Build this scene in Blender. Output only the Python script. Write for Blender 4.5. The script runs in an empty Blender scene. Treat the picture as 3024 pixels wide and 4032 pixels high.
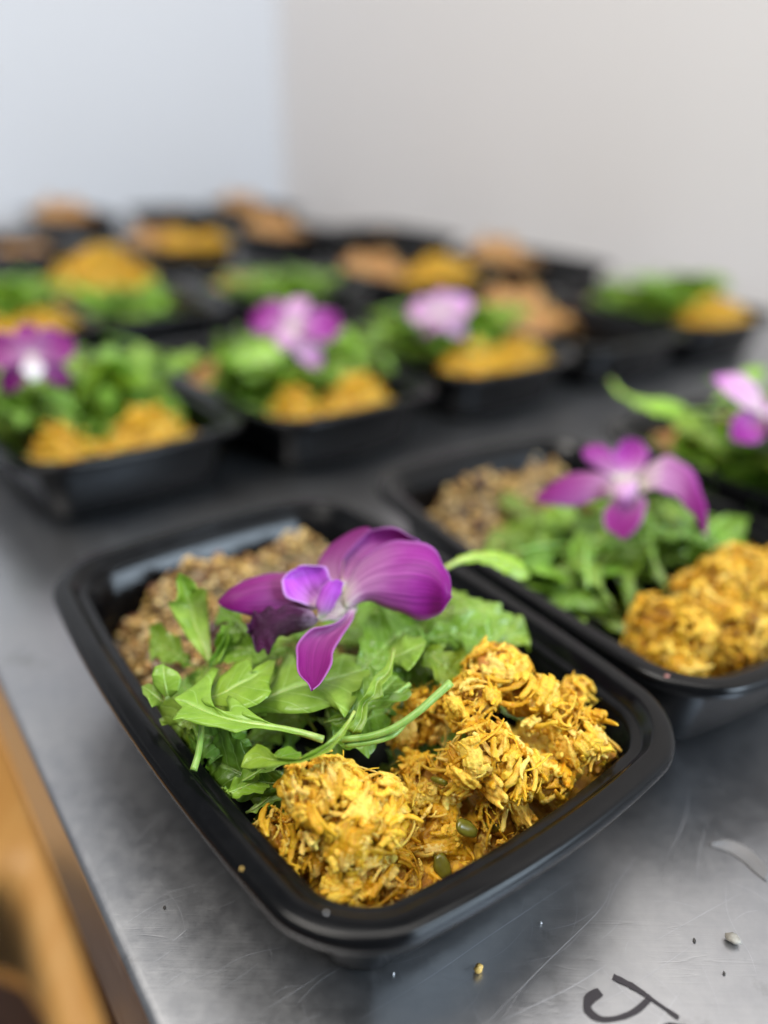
import bpy, bmesh, math, random
import numpy as np
from mathutils import Vector, Matrix, noise as mnoise

# ------------------------------------------------------------------ camera, world, light
CM = 0.01
sc = bpy.context.scene
COL = sc.collection
F_PX, PITCH, ROLL, CAM_H = 3158.462, 0.451, 0.028, 23.193      # pixels of the 3024x4032 photograph, radians, cm
HC = 4.8                                                        # rim height of a meal container, cm
cp, sp, cr, sr = math.cos(PITCH), math.sin(PITCH), math.cos(ROLL), math.sin(ROLL)
FWD = Vector((0, cp, -sp)); RT0 = Vector((1, 0, 0)); UP0 = Vector((0, sp, cp))
RT = RT0 * cr + UP0 * sr; UPV = UP0 * cr - RT0 * sr
cam_d = bpy.data.cameras.new('camera'); cam = bpy.data.objects.new('camera', cam_d); COL.objects.link(cam)
M = Matrix((RT, UPV, -FWD)).transposed().to_4x4(); M.translation = Vector((0, 0, CAM_H * CM)); cam.matrix_world = M
cam_d.sensor_fit = 'VERTICAL'; cam_d.sensor_height = 36.0; cam_d.sensor_width = 27.0
cam_d.lens = F_PX / 4032 * 36.0
cam_d.clip_start = 0.01; cam_d.clip_end = 60
cam_d.dof.use_dof = True; cam_d.dof.focus_distance = 0.254; cam_d.dof.aperture_fstop = cam_d.lens / 11.8
sc.camera = cam

w = bpy.data.worlds.new('World'); sc.world = w; w.use_nodes = True
w.node_tree.nodes['Background'].inputs[0].default_value = (0.86, 0.92, 1.0, 1)
w.node_tree.nodes['Background'].inputs[1].default_value = 0.22

def area(name, loc, aim, sx, sy, power, color):
    d = bpy.data.lights.new(name, 'AREA'); d.shape = 'RECTANGLE'; d.size = sx; d.size_y = sy
    d.energy = power; d.color = color
    o = bpy.data.objects.new(name, d); COL.objects.link(o)
    o.location = Vector(loc) * CM
    o.rotation_euler = (Vector(aim) - Vector(loc)).to_track_quat('-Z', 'Y').to_euler()
    return o
area('window_light', (158, -62, 100), (0, 40, 0), 1.15, 0.9, 64, (0.70, 0.85, 1.0))
area('overhead_light', (-85, -15, 215), (-20, 40, 0), 1.0, 1.0, 46, (1.0, 0.95, 0.88))
area('overhead_light', (25, 60, 240), (25, 140, 60), 1.3, 1.3, 28, (1.0, 0.96, 0.91))  # added lamp without a known fixture, brightens the two walls
sc.view_settings.view_transform = 'Standard'; sc.view_settings.look = 'None'
sc.view_settings.exposure = 0.0; sc.view_settings.gamma = 1.0

# ------------------------------------------------------------------ helpers
rng = random.Random(7)
def at(px, py, h):
    """world point (cm) seen at pixel (px,py) of a 1659 x 2212 view, at height h above the table"""
    k = 3024 / 1659
    x, y = px * k - 1512, py * k - 2016
    d = FWD + RT * (x / F_PX) - UPV * (y / F_PX)
    return Vector((0, 0, CAM_H)) + d * ((h - CAM_H) / d.z)

def tag(o, label=None, cat=None, group=None, kind=None):
    if label: o['label'] = label
    if cat: o['category'] = cat
    if group: o['group'] = group
    if kind: o['kind'] = kind
    return o

def mesh(name, V, Fs, mats, uv=None, col=None, midx=None, smooth=True):
    me = bpy.data.meshes.new(name)
    me.from_pydata([tuple(c * CM for c in v) for v in V], [], [tuple(f) for f in Fs])
    for m in mats: me.materials.append(m)
    if midx is not None: me.polygons.foreach_set('material_index', midx)
    me.polygons.foreach_set('use_smooth', [smooth] * len(me.polygons))
    if uv is not None or col is not None:
        li = np.empty(len(me.loops), np.int32); me.loops.foreach_get('vertex_index', li)
    if uv is not None:
        l = me.uv_layers.new(name='UVMap'); l.data.foreach_set('uv', np.asarray(uv, np.float32)[li].ravel())
    if col is not None:
        a = me.color_attributes.new('tint', 'FLOAT_COLOR', 'POINT')
        c = np.asarray(col, np.float32)
        if c.shape[1] == 3: c = np.c_[c, np.ones(len(c), np.float32)]
        a.data.foreach_set('color', c.ravel())
    me.update()
    return me

def link(name, me, parent=None, loc=None, rot=None, scale=None):
    o = bpy.data.objects.new(name, me); COL.objects.link(o)
    if parent is not None: o.parent = parent
    if loc is not None: o.location = Vector(loc) * CM
    if rot is not None: o.rotation_euler = rot
    if scale is not None: o.scale = scale
    return o

def empty(name, loc=(0, 0, 0), rz=0.0):
    o = bpy.data.objects.new(name, None); COL.objects.link(o)
    o.location = Vector(loc) * CM; o.rotation_euler = (0, 0, rz); o.empty_display_size = 0.02
    return o

class MB:
    """collects vertices/faces/uv/colour of several shapes into one mesh"""
    def __init__(s): s.V, s.F, s.U, s.C, s.M = [], [], [], [], []
    def add(s, V, F, U=None, C=None, mi=0):
        b = len(s.V); s.V.extend(V); s.F.extend([tuple(i + b for i in f) for f in F])
        s.U.extend(U if U is not None else [(0, 0)] * len(V))
        s.C.extend(C if C is not None else [(1, 1, 1)] * len(V))
        s.M.extend([mi] * len(F))
    def build(s, name, mats, smooth=True):
        return mesh(name, s.V, s.F, mats, s.U, s.C, s.M, smooth)

def catmull(P, n):
    P = [Vector(p) for p in P]; m = len(P)
    out = []
    for i in range(n):
        t = i / (n - 1) * (m - 1); k = min(int(t), m - 2); u = t - k
        p0 = P[k - 1] if k > 0 else P[k] * 2 - P[k + 1]
        p1, p2 = P[k], P[k + 1]
        p3 = P[k + 2] if k + 2 < m else P[k + 1] * 2 - P[k]
        out.append(0.5 * ((2 * p1) + (p2 - p0) * u + (2 * p0 - 5 * p1 + 4 * p2 - p3) * u * u + (3 * p1 - p0 - 3 * p2 + p3) * u ** 3))
    return out

def tube(P, R, n=6):
    V, Fc, U = [], [], []
    m = len(P)
    ref = Vector((0.3, 0.2, 1)).normalized()
    for i in range(m):
        T = (P[min(i + 1, m - 1)] - P[max(i - 1, 0)]).normalized()
        A = T.cross(ref); A = A.normalized() if A.length > 1e-4 else T.orthogonal().normalized()
        B = T.cross(A)
        r = R[i] if hasattr(R, '__len__') else R
        for j in range(n):
            a = 2 * math.pi * j / n
            V.append(P[i] + (A * math.cos(a) + B * math.sin(a)) * r); U.append((0.5, i / (m - 1)))
    for i in range(m - 1):
        for j in range(n):
            Fc.append((i * n + j, i * n + (j + 1) % n, (i + 1) * n + (j + 1) % n, (i + 1) * n + j))
    Fc.append(tuple(range(n - 1, -1, -1))); Fc.append(tuple(range((m - 1) * n, m * n)))
    return V, Fc, U

# ------------------------------------------------------------------ materials
def mat(name):
    m = bpy.data.materials.new(name); m.use_nodes = True
    nt = m.node_tree; b = nt.nodes['Principled BSDF']
    return m, nt, b
def node(nt, t, **kw):
    n = nt.nodes.new(t)
    for k, v in kw.items(): setattr(n, k, v)
    return n
def noise(nt, scale, detail=4, rough=0.55, vec=None, out='Fac'):
    n = node(nt, 'ShaderNodeTexNoise'); n.inputs['Scale'].default_value = scale
    n.inputs['Detail'].default_value = detail; n.inputs['Roughness'].default_value = rough
    if vec is None:
        tc = node(nt, 'ShaderNodeTexCoord'); vec = tc.outputs['Object']
    nt.links.new(vec, n.inputs['Vector'])
    return n.outputs[out]
def ramp(nt, fac, stops, interp='LINEAR'):
    r = node(nt, 'ShaderNodeValToRGB'); e = r.color_ramp.elements; r.color_ramp.interpolation = interp
    while len(e) < len(stops): e.new(0.5)
    for i, (p, c) in enumerate(stops):
        e[i].position = p; e[i].color = (*c, 1) if len(c) == 3 else c
    nt.links.new(fac, r.inputs[0]); return r.outputs[0]
def mixc(nt, fac, a, b, mode='MIX'):
    n = node(nt, 'ShaderNodeMix', data_type='RGBA', blend_type=mode)
    for s, v in ((n.inputs[0], fac), (n.inputs[6], a), (n.inputs[7], b)):
        if hasattr(v, 'links') or isinstance(v, bpy.types.NodeSocket): nt.links.new(v, s)
        elif isinstance(v, (int, float)): s.default_value = v
        else: s.default_value = (*v, 1)
    return n.outputs[2]
def math_(nt, op, a, b=None, c=None):
    n = node(nt, 'ShaderNodeMath', operation=op)
    for i, v in enumerate((a, b, c)):
        if v is None: continue
        if isinstance(v, bpy.types.NodeSocket): nt.links.new(v, n.inputs[i])
        else: n.inputs[i].default_value = v
    return n.outputs[0]
def bump(nt, b, h, strength=0.3, dist=0.001):
    n = node(nt, 'ShaderNodeBump'); n.inputs['Strength'].default_value = strength; n.inputs['Distance'].default_value = dist
    nt.links.new(h, n.inputs['Height']); nt.links.new(n.outputs[0], b.inputs['Normal'])
def stretched(nt, sx, sy, sz, rz=0.0, src='Object'):
    tc = node(nt, 'ShaderNodeTexCoord'); mp = node(nt, 'ShaderNodeMapping')
    mp.inputs['Scale'].default_value = (sx, sy, sz); mp.inputs['Rotation'].default_value = (0, 0, rz)
    nt.links.new(tc.outputs[src], mp.inputs[0]); return mp.outputs[0]

def m_plain(name, col, rough=0.5, metal=0.0, var=0.12, nscale=60):
    m, nt, b = mat(name)
    f = noise(nt, nscale)
    c = ramp(nt, f, [(0.3, tuple(x * (1 - var) for x in col)), (0.7, tuple(min(1, x * (1 + var)) for x in col))])
    nt.links.new(c, b.inputs['Base Color']); b.inputs['Roughness'].default_value = rough; b.inputs['Metallic'].default_value = metal
    return m

def m_plastic():
    m, nt, b = mat('black_plastic')
    f = noise(nt, 220, 5, 0.6)
    nt.links.new(ramp(nt, f, [(0.35, (0.0022, 0.0023, 0.0027)), (0.7, (0.0038, 0.0039, 0.0044))]), b.inputs['Base Color'])
    nt.links.new(ramp(nt, noise(nt, 30, 6, 0.65), [(0.35, (0.12,) * 3), (0.7, (0.27,) * 3)]), b.inputs['Roughness'])
    b.inputs['Specular IOR Level'].default_value = 0.24
    bump(nt, b, noise(nt, 2500, 2), 0.05, 0.0003)
    return m
PLASTIC = m_plastic()

def m_steel():
    m, nt, b = mat('worn_steel')
    b.inputs['Metallic'].default_value = 1.0
    big = noise(nt, 9, 5, 0.6)
    brush = noise(nt, 1, 4, 0.65, stretched(nt, 14, 900, 200, -0.63))
    mott = noise(nt, 160, 5, 0.7)
    c = mixc(nt, 0.3, ramp(nt, big, [(0.3, (0.41, 0.42, 0.45)), (0.7, (0.51, 0.51, 0.515))]),
             ramp(nt, mott, [(0.35, (0.38, 0.385, 0.41)), (0.65, (0.54, 0.54, 0.545))]))
    # dark smudges
    sm = ramp(nt, noise(nt, 38, 6, 0.7), [(0.60, (1, 1, 1)), (0.72, (0.72, 0.71, 0.70))])
    c = mixc(nt, 1.0, c, sm, 'MULTIPLY')
    nt.links.new(c, b.inputs['Base Color'])
    r = mixc(nt, 0.25, ramp(nt, big, [(0.3, (0.32,) * 3), (0.7, (0.43,) * 3)]), ramp(nt, mott, [(0.3, (0.22,) * 3), (0.7, (0.44,) * 3)]))
    nt.links.new(r, b.inputs['Roughness'])
    # hairline scratches: thin level lines of stretched noise in three directions
    h = brush
    for k, (rz, sc_) in enumerate(((0.3, 26), (1.25, 22), (2.2, 30))):
        n = noise(nt, 1, 2, 0.4, stretched(nt, sc_ * 0.35, sc_ * 6, sc_, rz))
        line = math_(nt, 'SUBTRACT', 1.0, math_(nt, 'MINIMUM', 1.0, math_(nt, 'MULTIPLY', math_(nt, 'ABSOLUTE', math_(nt, 'SUBTRACT', n, 0.5 + 0.04 * k)), 160.0)))
        msk = ramp(nt, noise(nt, 30 + 9 * k, 2), [(0.5, (0, 0, 0)), (0.6, (1, 1, 1))])
        h = math_(nt, 'SUBTRACT', h, math_(nt, 'MULTIPLY', math_(nt, 'MULTIPLY', line, msk), 1.2))
    bump(nt, b, h, 0.06, 0.0005)
    return m
STEEL = m_steel()
SCRATCH = m_plain('scratched_bright_steel', (0.60, 0.61, 0.64), 0.5, 1.0)

def m_wall(name, col, n2):
    m, nt, b = mat(name)
    c = ramp(nt, noise(nt, 1.6, 3), [(0.3, tuple(x * 0.97 for x in col)), (0.7, n2)])
    nt.links.new(c, b.inputs['Base Color']); b.inputs['Roughness'].default_value = 0.6
    bump(nt, b, noise(nt, 180, 3), 0.05, 0.001); return m
WALL_A = m_wall('window_cooled_white', (0.64, 0.655, 0.69), (0.63, 0.65, 0.69))  # cool cast of the window light put into the wall colour
WALL_B = m_wall('bounce_warmed_white', (0.81, 0.78, 0.765), (0.80, 0.77, 0.76))  # warm bounced light put into the wall colour

def m_wood(name, c1, c2, c3):
    m, nt, b = mat(name)
    n = noise(nt, 1, 6, 0.65, stretched(nt, 60, 5, 60, 0.5))
    nt.links.new(ramp(nt, n, [(0.3, c1), (0.5, c2), (0.72, c3)]), b.inputs['Base Color'])
    b.inputs['Roughness'].default_value = 0.5
    b.inputs['Coat Weight'].default_value = 0.15; b.inputs['Coat Roughness'].default_value = 0.4
    return m
WOOD = m_wood('orange_varnished_wood', (0.70, 0.32, 0.075), (0.85, 0.45, 0.13), (0.88, 0.52, 0.19))
FLOORM = m_plain('brown_floor_tile', (0.16, 0.075, 0.04), 0.5)

def m_chicken():
    m, nt, b = mat('saucy_shredded_chicken')
    a = node(nt, 'ShaderNodeAttribute', attribute_name='tint')
    f = noise(nt, 420, 5, 0.65)
    tone = ramp(nt, f, [(0.34, (0.84, 0.68, 0.45)), (0.5, (1, 1, 1)), (0.70, (1.06, 1.08, 1.15))])
    c = mixc(nt, 1.0, a.outputs['Color'], tone, 'MULTIPLY')
    spk = ramp(nt, noise(nt, 1300, 2, 0.5), [(0.70, (1, 1, 1)), (0.76, (0.45, 0.25, 0.10))])
    c = mixc(nt, 0.8, c, spk, 'MULTIPLY')
    nt.links.new(c, b.inputs['Base Color'])
    nt.links.new(ramp(nt, noise(nt, 500, 3), [(0.3, (0.22,) * 3), (0.7, (0.48,) * 3)]), b.inputs['Roughness'])
    b.inputs['Specular IOR Level'].default_value = 0.32
    b.inputs['Subsurface Weight'].default_value = 0.25; b.inputs['Subsurface Radius'].default_value = (1.0, 0.5, 0.15)
    b.inputs['Subsurface Scale'].default_value = 0.0016
    bump(nt, b, math_(nt, 'ADD', noise(nt, 900, 4, 0.7), math_(nt, 'MULTIPLY', noise(nt, 260, 3), 1.5)), 0.55, 0.0010)
    return m
CHICK = m_chicken()
SPICE = m_plain('browned_crust', (0.50, 0.21, 0.04), 0.45, 0, 0.3, 300)
PEPPER = m_plain('green_pepper_flesh', (0.15, 0.135, 0.014), 0.25, 0, 0.25, 200)

def m_quinoa(name, mul=(1, 1, 1)):
    m, nt, b = mat(name)
    a = node(nt, 'ShaderNodeAttribute', attribute_name='tint')
    c = mixc(nt, 1.0, a.outputs['Color'], mul, 'MULTIPLY')
    nt.links.new(c, b.inputs['Base Color'])
    b.inputs['Roughness'].default_value = 0.42
    b.inputs['Subsurface Weight'].default_value = 0.15; b.inputs['Subsurface Radius'].default_value = (1, .6, .3); b.inputs['Subsurface Scale'].default_value = 0.001
    return m
QUINOA = m_quinoa('cooked_quinoa')
BEAN = m_plain('dark_red_bean', (0.055, 0.016, 0.012), 0.3, 0, 0.3, 150)

def m_leaf(name, c_lo, c_hi, trans=0.24):
    m, nt, b = mat(name)
    uv = node(nt, 'ShaderNodeUVMap'); sep = node(nt, 'ShaderNodeSeparateXYZ'); nt.links.new(uv.outputs[0], sep.inputs[0])
    s = math_(nt, 'ABSOLUTE', math_(nt, 'SUBTRACT', sep.outputs[0], 0.5))      # 0 midrib .. 0.5 edge
    oi = node(nt, 'ShaderNodeAttribute', attribute_name='tint')
    base = ramp(nt, noise(nt, 140, 4), [(0.3, c_lo), (0.7, c_hi)])
    base = mixc(nt, 1.0, base, oi.outputs['Color'], 'MULTIPLY')
    mid = ramp(nt, s, [(0.012, (1, 1, 1)), (0.045, (0, 0, 0))])
    k = math_(nt, 'FRACT', math_(nt, 'MULTIPLY', math_(nt, 'SUBTRACT', sep.outputs[1], math_(nt, 'MULTIPLY', s, 0.34)), 8.0))
    ven = ramp(nt, math_(nt, 'ABSOLUTE', math_(nt, 'SUBTRACT', k, 0.5)), [(0.02, (0.45,) * 3), (0.07, (0, 0, 0))])
    v = math_(nt, 'MAXIMUM', mid, ven)
    pale = tuple(min(1, x * 1.25 + 0.10) for x in c_hi)
    c = mixc(nt, math_(nt, 'MULTIPLY', v, 0.75), base, pale)
    nt.links.new(c, b.inputs['Base Color']); b.inputs['Roughness'].default_value = 0.34
    b.inputs['Specular IOR Level'].default_value = 0.5
    cells = node(nt, 'ShaderNodeTexVoronoi'); cells.inputs['Scale'].default_value = 900
    tc = node(nt, 'ShaderNodeTexCoord'); nt.links.new(tc.outputs['Object'], cells.inputs['Vector'])
    hgt = math_(nt, 'SUBTRACT', math_(nt, 'MULTIPLY', cells.outputs[0], 0.15), v)
    hgt = math_(nt, 'ADD', hgt, math_(nt, 'MULTIPLY', noise(nt, 260, 3), 0.9))
    bump(nt, b, hgt, 0.45, 0.0006)
    t = node(nt, 'ShaderNodeBsdfTranslucent'); nt.links.new(mixc(nt, 1.0, c, (1.15, 1.1, 0.5), 'MULTIPLY'), t.inputs[0])
    mx = node(nt, 'ShaderNodeMixShader'); mx.inputs[0].default_value = trans
    out = nt.nodes['Material Output']
    nt.links.new(b.outputs[0], mx.inputs[1]); nt.links.new(t.outputs[0], mx.inputs[2]); nt.links.new(mx.outputs[0], out.inputs[0])
    return m
LEAF = m_leaf('arugula_leaf_green', (0.145, 0.29, 0.018), (0.26, 0.44, 0.055))
def m_stem():
    m, nt, b = mat('pale_green_stem')
    a = node(nt, 'ShaderNodeAttribute', attribute_name='tint')
    f = noise(nt, 1, 3, 0.5, stretched(nt, 300, 300, 60))
    c = mixc(nt, 1.0, ramp(nt, f, [(0.3, (0.22, 0.36, 0.07)), (0.7, (0.34, 0.46, 0.14))]), a.outputs['Color'], 'MULTIPLY')
    nt.links.new(c, b.inputs['Base Color']); b.inputs['Roughness'].default_value = 0.35
    b.inputs['Subsurface Weight'].default_value = 0.3; b.inputs['Subsurface Scale'].default_value = 0.001
    return m
STEM = m_stem()

def m_petal(name, c_in, c_out, c_edge, base_reach=0.32):
    m, nt, b = mat(name)
    uv = node(nt, 'ShaderNodeUVMap'); sep = node(nt, 'ShaderNodeSeparateXYZ'); nt.links.new(uv.outputs[0], sep.inputs[0])
    s = math_(nt, 'ABSOLUTE', math_(nt, 'SUBTRACT', sep.outputs[0], 0.5))
    t = math_(nt, 'ADD', sep.outputs[1], math_(nt, 'MULTIPLY', math_(nt, 'SUBTRACT', noise(nt, 90, 3), 0.5), 0.25))
    c = ramp(nt, t, [(0.03, (0.60, 0.58, 0.40)), (base_reach * 0.45, (0.62, 0.42, 0.54)), (base_reach * 0.9, tuple(.35 * a_ + .65 * b_ for a_, b_ in zip((0.62, 0.42, 0.54), c_in))), (base_reach + 0.34, c_in), (0.95, c_out)], 'B_SPLINE')
    vein = noise(nt, 1, 3, 0.6, stretched(nt, 26, 1.1, 1, 0, 'UV'))
    c = mixc(nt, 0.6, c, ramp(nt, vein, [(0.36, (0.60, 0.5, 0.62)), (0.5, (1, 1, 1)), (0.66, (1.5, 2.2, 1.5))]), 'MULTIPLY')
    e = ramp(nt, s, [(0.445, (0, 0, 0)), (0.497, (0.75, 0.75, 0.75))])
    c = mixc(nt, e, c, c_edge)
    nt.links.new(c, b.inputs['Base Color']); b.inputs['Roughness'].default_value = 0.48
    b.inputs['Sheen Weight'].default_value = 0.0; b.inputs['Specular IOR Level'].default_value = 0.3
    bump(nt, b, math_(nt, 'ADD', vein, math_(nt, 'MULTIPLY', noise(nt, 1500, 2), 0.25)), 0.35, 0.0005)
    tr = node(nt, 'ShaderNodeBsdfTranslucent'); nt.links.new(c, tr.inputs[0])
    mx = node(nt, 'ShaderNodeMixShader'); mx.inputs[0].default_value = 0.2
    out = nt.nodes['Material Output']
    nt.links.new(b.outputs[0], mx.inputs[1]); nt.links.new(tr.outputs[0], mx.inputs[2]); nt.links.new(mx.outputs[0], out.inputs[0])
    return m
PETAL = m_petal('magenta_orchid_petal', (0.33, 0.014, 0.30), (0.19, 0.001, 0.15), (0.55, 0.18, 0.60), 0.26)
SEPAL = m_petal('deep_magenta_orchid_sepal', (0.24, 0.008, 0.18), (0.16, 0.001, 0.11), (0.50, 0.17, 0.52), 0.16)
LOBE = m_petal('violet_orchid_lobe', (0.44, 0.05, 0.55), (0.50, 0.09, 0.62), (0.72, 0.42, 0.82), 0.26)
PALEP = m_petal('pale_pink_orchid_petal', (0.66, 0.32, 0.60), (0.42, 0.05, 0.42), (0.75, 0.50, 0.80), 0.45)
WHITEP = m_petal('white_orchid_petal', (0.82, 0.76, 0.80), (0.80, 0.72, 0.80), (0.85, 0.80, 0.88), 0.5)
def m_lip():
    m, nt, b = mat('dark_purple_orchid_lip')
    v = noise(nt, 1, 4, 0.6, stretched(nt, 34, 4, 1, 0.35, 'UV'))
    uv = node(nt, 'ShaderNodeUVMap'); sep = node(nt, 'ShaderNodeSeparateXYZ'); nt.links.new(uv.outputs[0], sep.inputs[0])
    c = ramp(nt, v, [(0.35, (0.04, 0.002, 0.025)), (0.55, (0.085, 0.005, 0.06)), (0.75, (0.20, 0.04, 0.17))])
    c = mixc(nt, ramp(nt, math_(nt, 'ADD', sep.outputs[1], math_(nt, 'MULTIPLY', noise(nt, 500, 3), 0.3)), [(0.22, (.8, .8, .8)), (0.40, (0, 0, 0))]), c, (0.55, 0.36, 0.52))
    nt.links.new(c, b.inputs['Base Color']); b.inputs['Roughness'].default_value = 0.4
    bump(nt, b, math_(nt, 'ADD', v, math_(nt, 'MULTIPLY', noise(nt, 420, 4, 0.7), 0.5)), 1.0, 0.0016); return m
LIP = m_lip()
INK = m_plain('black_marker_ink', (0.018, 0.014, 0.018), 0.45)

# ------------------------------------------------------------------ the setting: room
TPHI = 0.63
tc_, ts_ = math.cos(TPHI), math.sin(TPHI)
def tw(u, v, z=0.0):                                   # table frame -> world, cm
    return Vector((u * tc_ - v * ts_, u * ts_ + v * tc_, z))
UE, UW, V0, V1 = 3.26, 113.5, -45.0, 204.0
def slab(name, P, z0, z1, m):
    n = len(P)
    V = [Vector((p[0], p[1], z0)) for p in P] + [Vector((p[0], p[1], z1)) for p in P]
    Fs = [tuple(range(n - 1, -1, -1)), tuple(range(n, 2 * n))] + [(i, (i + 1) % n, n + (i + 1) % n, n + i) for i in range(n)]
    return link(name, mesh(name, V, Fs, [m], smooth=False))
def tquad(u0, v0, u1, v1): return [tw(u0, v0), tw(u1, v0), tw(u1, v1), tw(u0, v1)]
tag(slab('floor', tquad(-150, -120, 130, 215), -91, -88, FLOORM), kind='structure')
tag(slab('left_wall', tquad(-150, V1 + 2, UW, V1 + 12), -88, 150, WALL_A), 'white painted wall in cool window light behind the far end of the steel table', 'wall', kind='structure')
tag(slab('right_wall', tquad(UW, -120, UW + 10, V1 + 12), -88, 190, WALL_B), 'white painted wall in warm bounced light along the right side of the table', 'wall', kind='structure')

# ------------------------------------------------------------------ steel table
def steel_table():
    root = empty('steel_table', tw(60, 70, -88))
    tag(root, 'scratched stainless steel work table carrying the rows of black meal containers', 'table')
    inv = -(tw(60, 70, -88))
    D = 7.0
    prof = [(UW - 3, 0)]
    prof += [(UE + 0.9, 0.0), (UE + 0.42, -0.02), (UE + 0.2, -0.07), (UE + 0.07, -0.18), (UE + 0.01, -0.34), (UE, -0.6),
             (UE, -D + 0.15), (UE + 0.04, -D), (UE + 0.16, -D - 0.02), (UE + 0.22, -D + 0.1), (UE + 0.22, -0.7), (UE + 0.6, -0.4), (UW - 3, -0.4)]
    n = 34
    V, Fs = [], []
    for i in range(n + 1):
        v = V0 + (V1 - 2 - V0) * i / n
        for (u, z) in prof: V.append(tw(u, v, z) + inv)
    k = len(prof)
    for i in range(n):
        for j in range(k):
            Fs.append((i * k + j, (i + 1) * k + j, (i + 1) * k + (j + 1) % k, i * k + (j + 1) % k))
    Fs.append(tuple(range(k))); Fs.append(tuple(range(n * k + k - 1, n * k - 1, -1)))
    link('table_top', mesh('table_top', V, Fs, [STEEL]), root)
    for (u, v) in ((UE + 6, V0 + 6), (UW - 9, V0 + 6), (UE + 6, V1 - 9), (UW - 9, V1 - 9)):
        p = tw(u, v) + inv
        P = [Vector((p.x, p.y, z)) for z in (0.0, 3, 3.5, 60, 87.5)]
        Vt, Ft, _ = tube(P, [2.4, 2.4, 1.9, 1.9, 2.1], 20)
        link('leg', mesh('leg', Vt, Ft, [STEEL]), root)
    # bright long scratches worn into the sheet, thin relief strips
    def strip(name, pts, wid, z, m, taper=True):
        C = catmull([Vector((p[0], p[1], 0)) for p in pts], 22)
        Vs, Fq = [], []
        for i, c in enumerate(C):
            T = (C[min(i + 1, 21)] - C[max(i - 1, 0)]).normalized(); N = Vector((-T.y, T.x, 0))
            q = i / 21
            ww = wid * (math.sin(math.pi * min(max(q, 0.02), 0.98)) ** 0.5 if taper else (0.75 + 0.25 * math.sin(q * 5 + 1)))
            ww *= 0.85 + 0.3 * rng.random()
            Vs += [c + N * ww / 2 + Vector((0, 0, z)) + inv, c - N * ww / 2 + Vector((0, 0, z)) + inv]
        for i in range(21): Fq.append((2 * i, 2 * i + 1, 2 * i + 3, 2 * i + 2))
        return link(name, mesh(name, Vs, Fq, [m]), root)
    P = lambda *a: [at(x, y, 0) for x, y in a]
    SCR = [((778, 2202), (930, 2110), (1060, 2020), (1240, 1900), 0.06), ((1050, 2212), (1180, 2080), (1300, 1960), (1322, 1900), 0.045),
           ((1085, 2205), (1230, 2135), (1310, 2085), 0.04), ((1308, 1968), (1330, 1915), (1375, 1850), 0.035),
           ((1180, 2010), (1240, 1995), (1290, 1965), 0.03), ((640, 2170), (690, 2120), (745, 2085), 0.03),
           ((372, 2035), (390, 2020), (404, 2008), 0.05), ((330, 2080), (350, 2068), (372, 2052), 0.025),
           ((345, 2135), (380, 2110), (412, 2092), 0.03), ((560, 2190), (640, 2140), (715, 2090), 0.025),
           ((1440, 1850), (1475, 1780), (1490, 1700), 0.03), ((1180, 2212), (1330, 2150), (1500, 2040), 0.02),
           ((840, 2080), (900, 2050), (960, 2010), 0.02), ((1420, 2030), (1500, 1985), (1600, 1930), 0.02),
           ((300, 1990), (350, 1960), (372, 1945), 0.015), ((470, 2140), (520, 2110), (560, 2080), 0.018)]
    for s in SCR: strip('scratch', P(*s[:-1]), s[-1] * .55, 0.012, SCRATCH)
    for i in range(70):
        px, py = rng.uniform(200, 1640), rng.uniform(1750, 2212)
        q = at(px, py, 0); a = rng.choice((.35, .55, 2.2, 1.2)) + rng.gauss(0, .25); l = rng.uniform(.5, 3.2)
        if (q.x * tc_ + q.y * ts_) < UE + 1.5: continue
        d = Vector((math.cos(a), math.sin(a), 0)); e = Vector((-d.y, d.x, 0)) * rng.uniform(-.12, .12) * l
        strip('scratch', [q - d * l / 2, q + e, q + d * l / 2], rng.uniform(.006, .013), 0.010, SCRATCH)
    # marker writing
    c6 = lambda *a: [at((1400 + x / 1.0216) / 1.8228, (3000 + y / 1.0216) / 1.8228, 0) for x, y in a]
    strip('marker_stroke', c6((985, 925), (940, 955), (935, 1000), (985, 1035), (1060, 1030), (1130, 1000), (1190, 945)), 0.30, 0.02, INK, False)
    strip('marker_stroke', c6((1035, 865), (1120, 908), (1200, 962), (1300, 1032)), 0.22, 0.028, INK, False)
    strip('marker_stroke', c6((1215, 1095), (1265, 1060), (1330, 1070)), 0.24, 0.02, INK, False)
steel_table()

# ------------------------------------------------------------------ meal containers
RA, RB, RC, RK = 7.6, 11.729, 2.5, 0.756
def sdf(x, y):
    x, y = abs(x), abs(y)
    A = RA + RK * (1 - min(y / RB, 1) ** 2); B = RB + RK * (1 - min(x / RA, 1) ** 2)
    dx, dy = x - (A - RC), y - (B - RC)
    return math.hypot(max(dx, 0), max(dy, 0)) + min(max(dx, dy), 0) - RC
def base_outline(n):
    pts = []
    for i in range(n):
        a = 2 * math.pi * i / n
        # crowd samples to the corners
        ex = math.cos(a); ey = math.sin(a)
        ex = math.copysign(abs(ex) ** 0.55, ex) * RA; ey = math.copysign(abs(ey) ** 0.55, ey) * RB
        l = math.hypot(ex, ey); ex /= l; ey /= l
        lo, hi = 0, 20
        for _ in range(40):
            md = (lo + hi) / 2
            if sdf(ex * md, ey * md) > 0: hi = md
            else: lo = md
        pts.append((ex * lo, ey * lo))
    out = []
    e = 1e-3
    for (x, y) in pts:
        g = Vector((sdf(x + e, y) - sdf(x - e, y), sdf(x, y + e) - sdf(x, y - e))).normalized()
        out.append((x, y, g.x, g.y))
    return out
OUT = base_outline(192)
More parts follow.
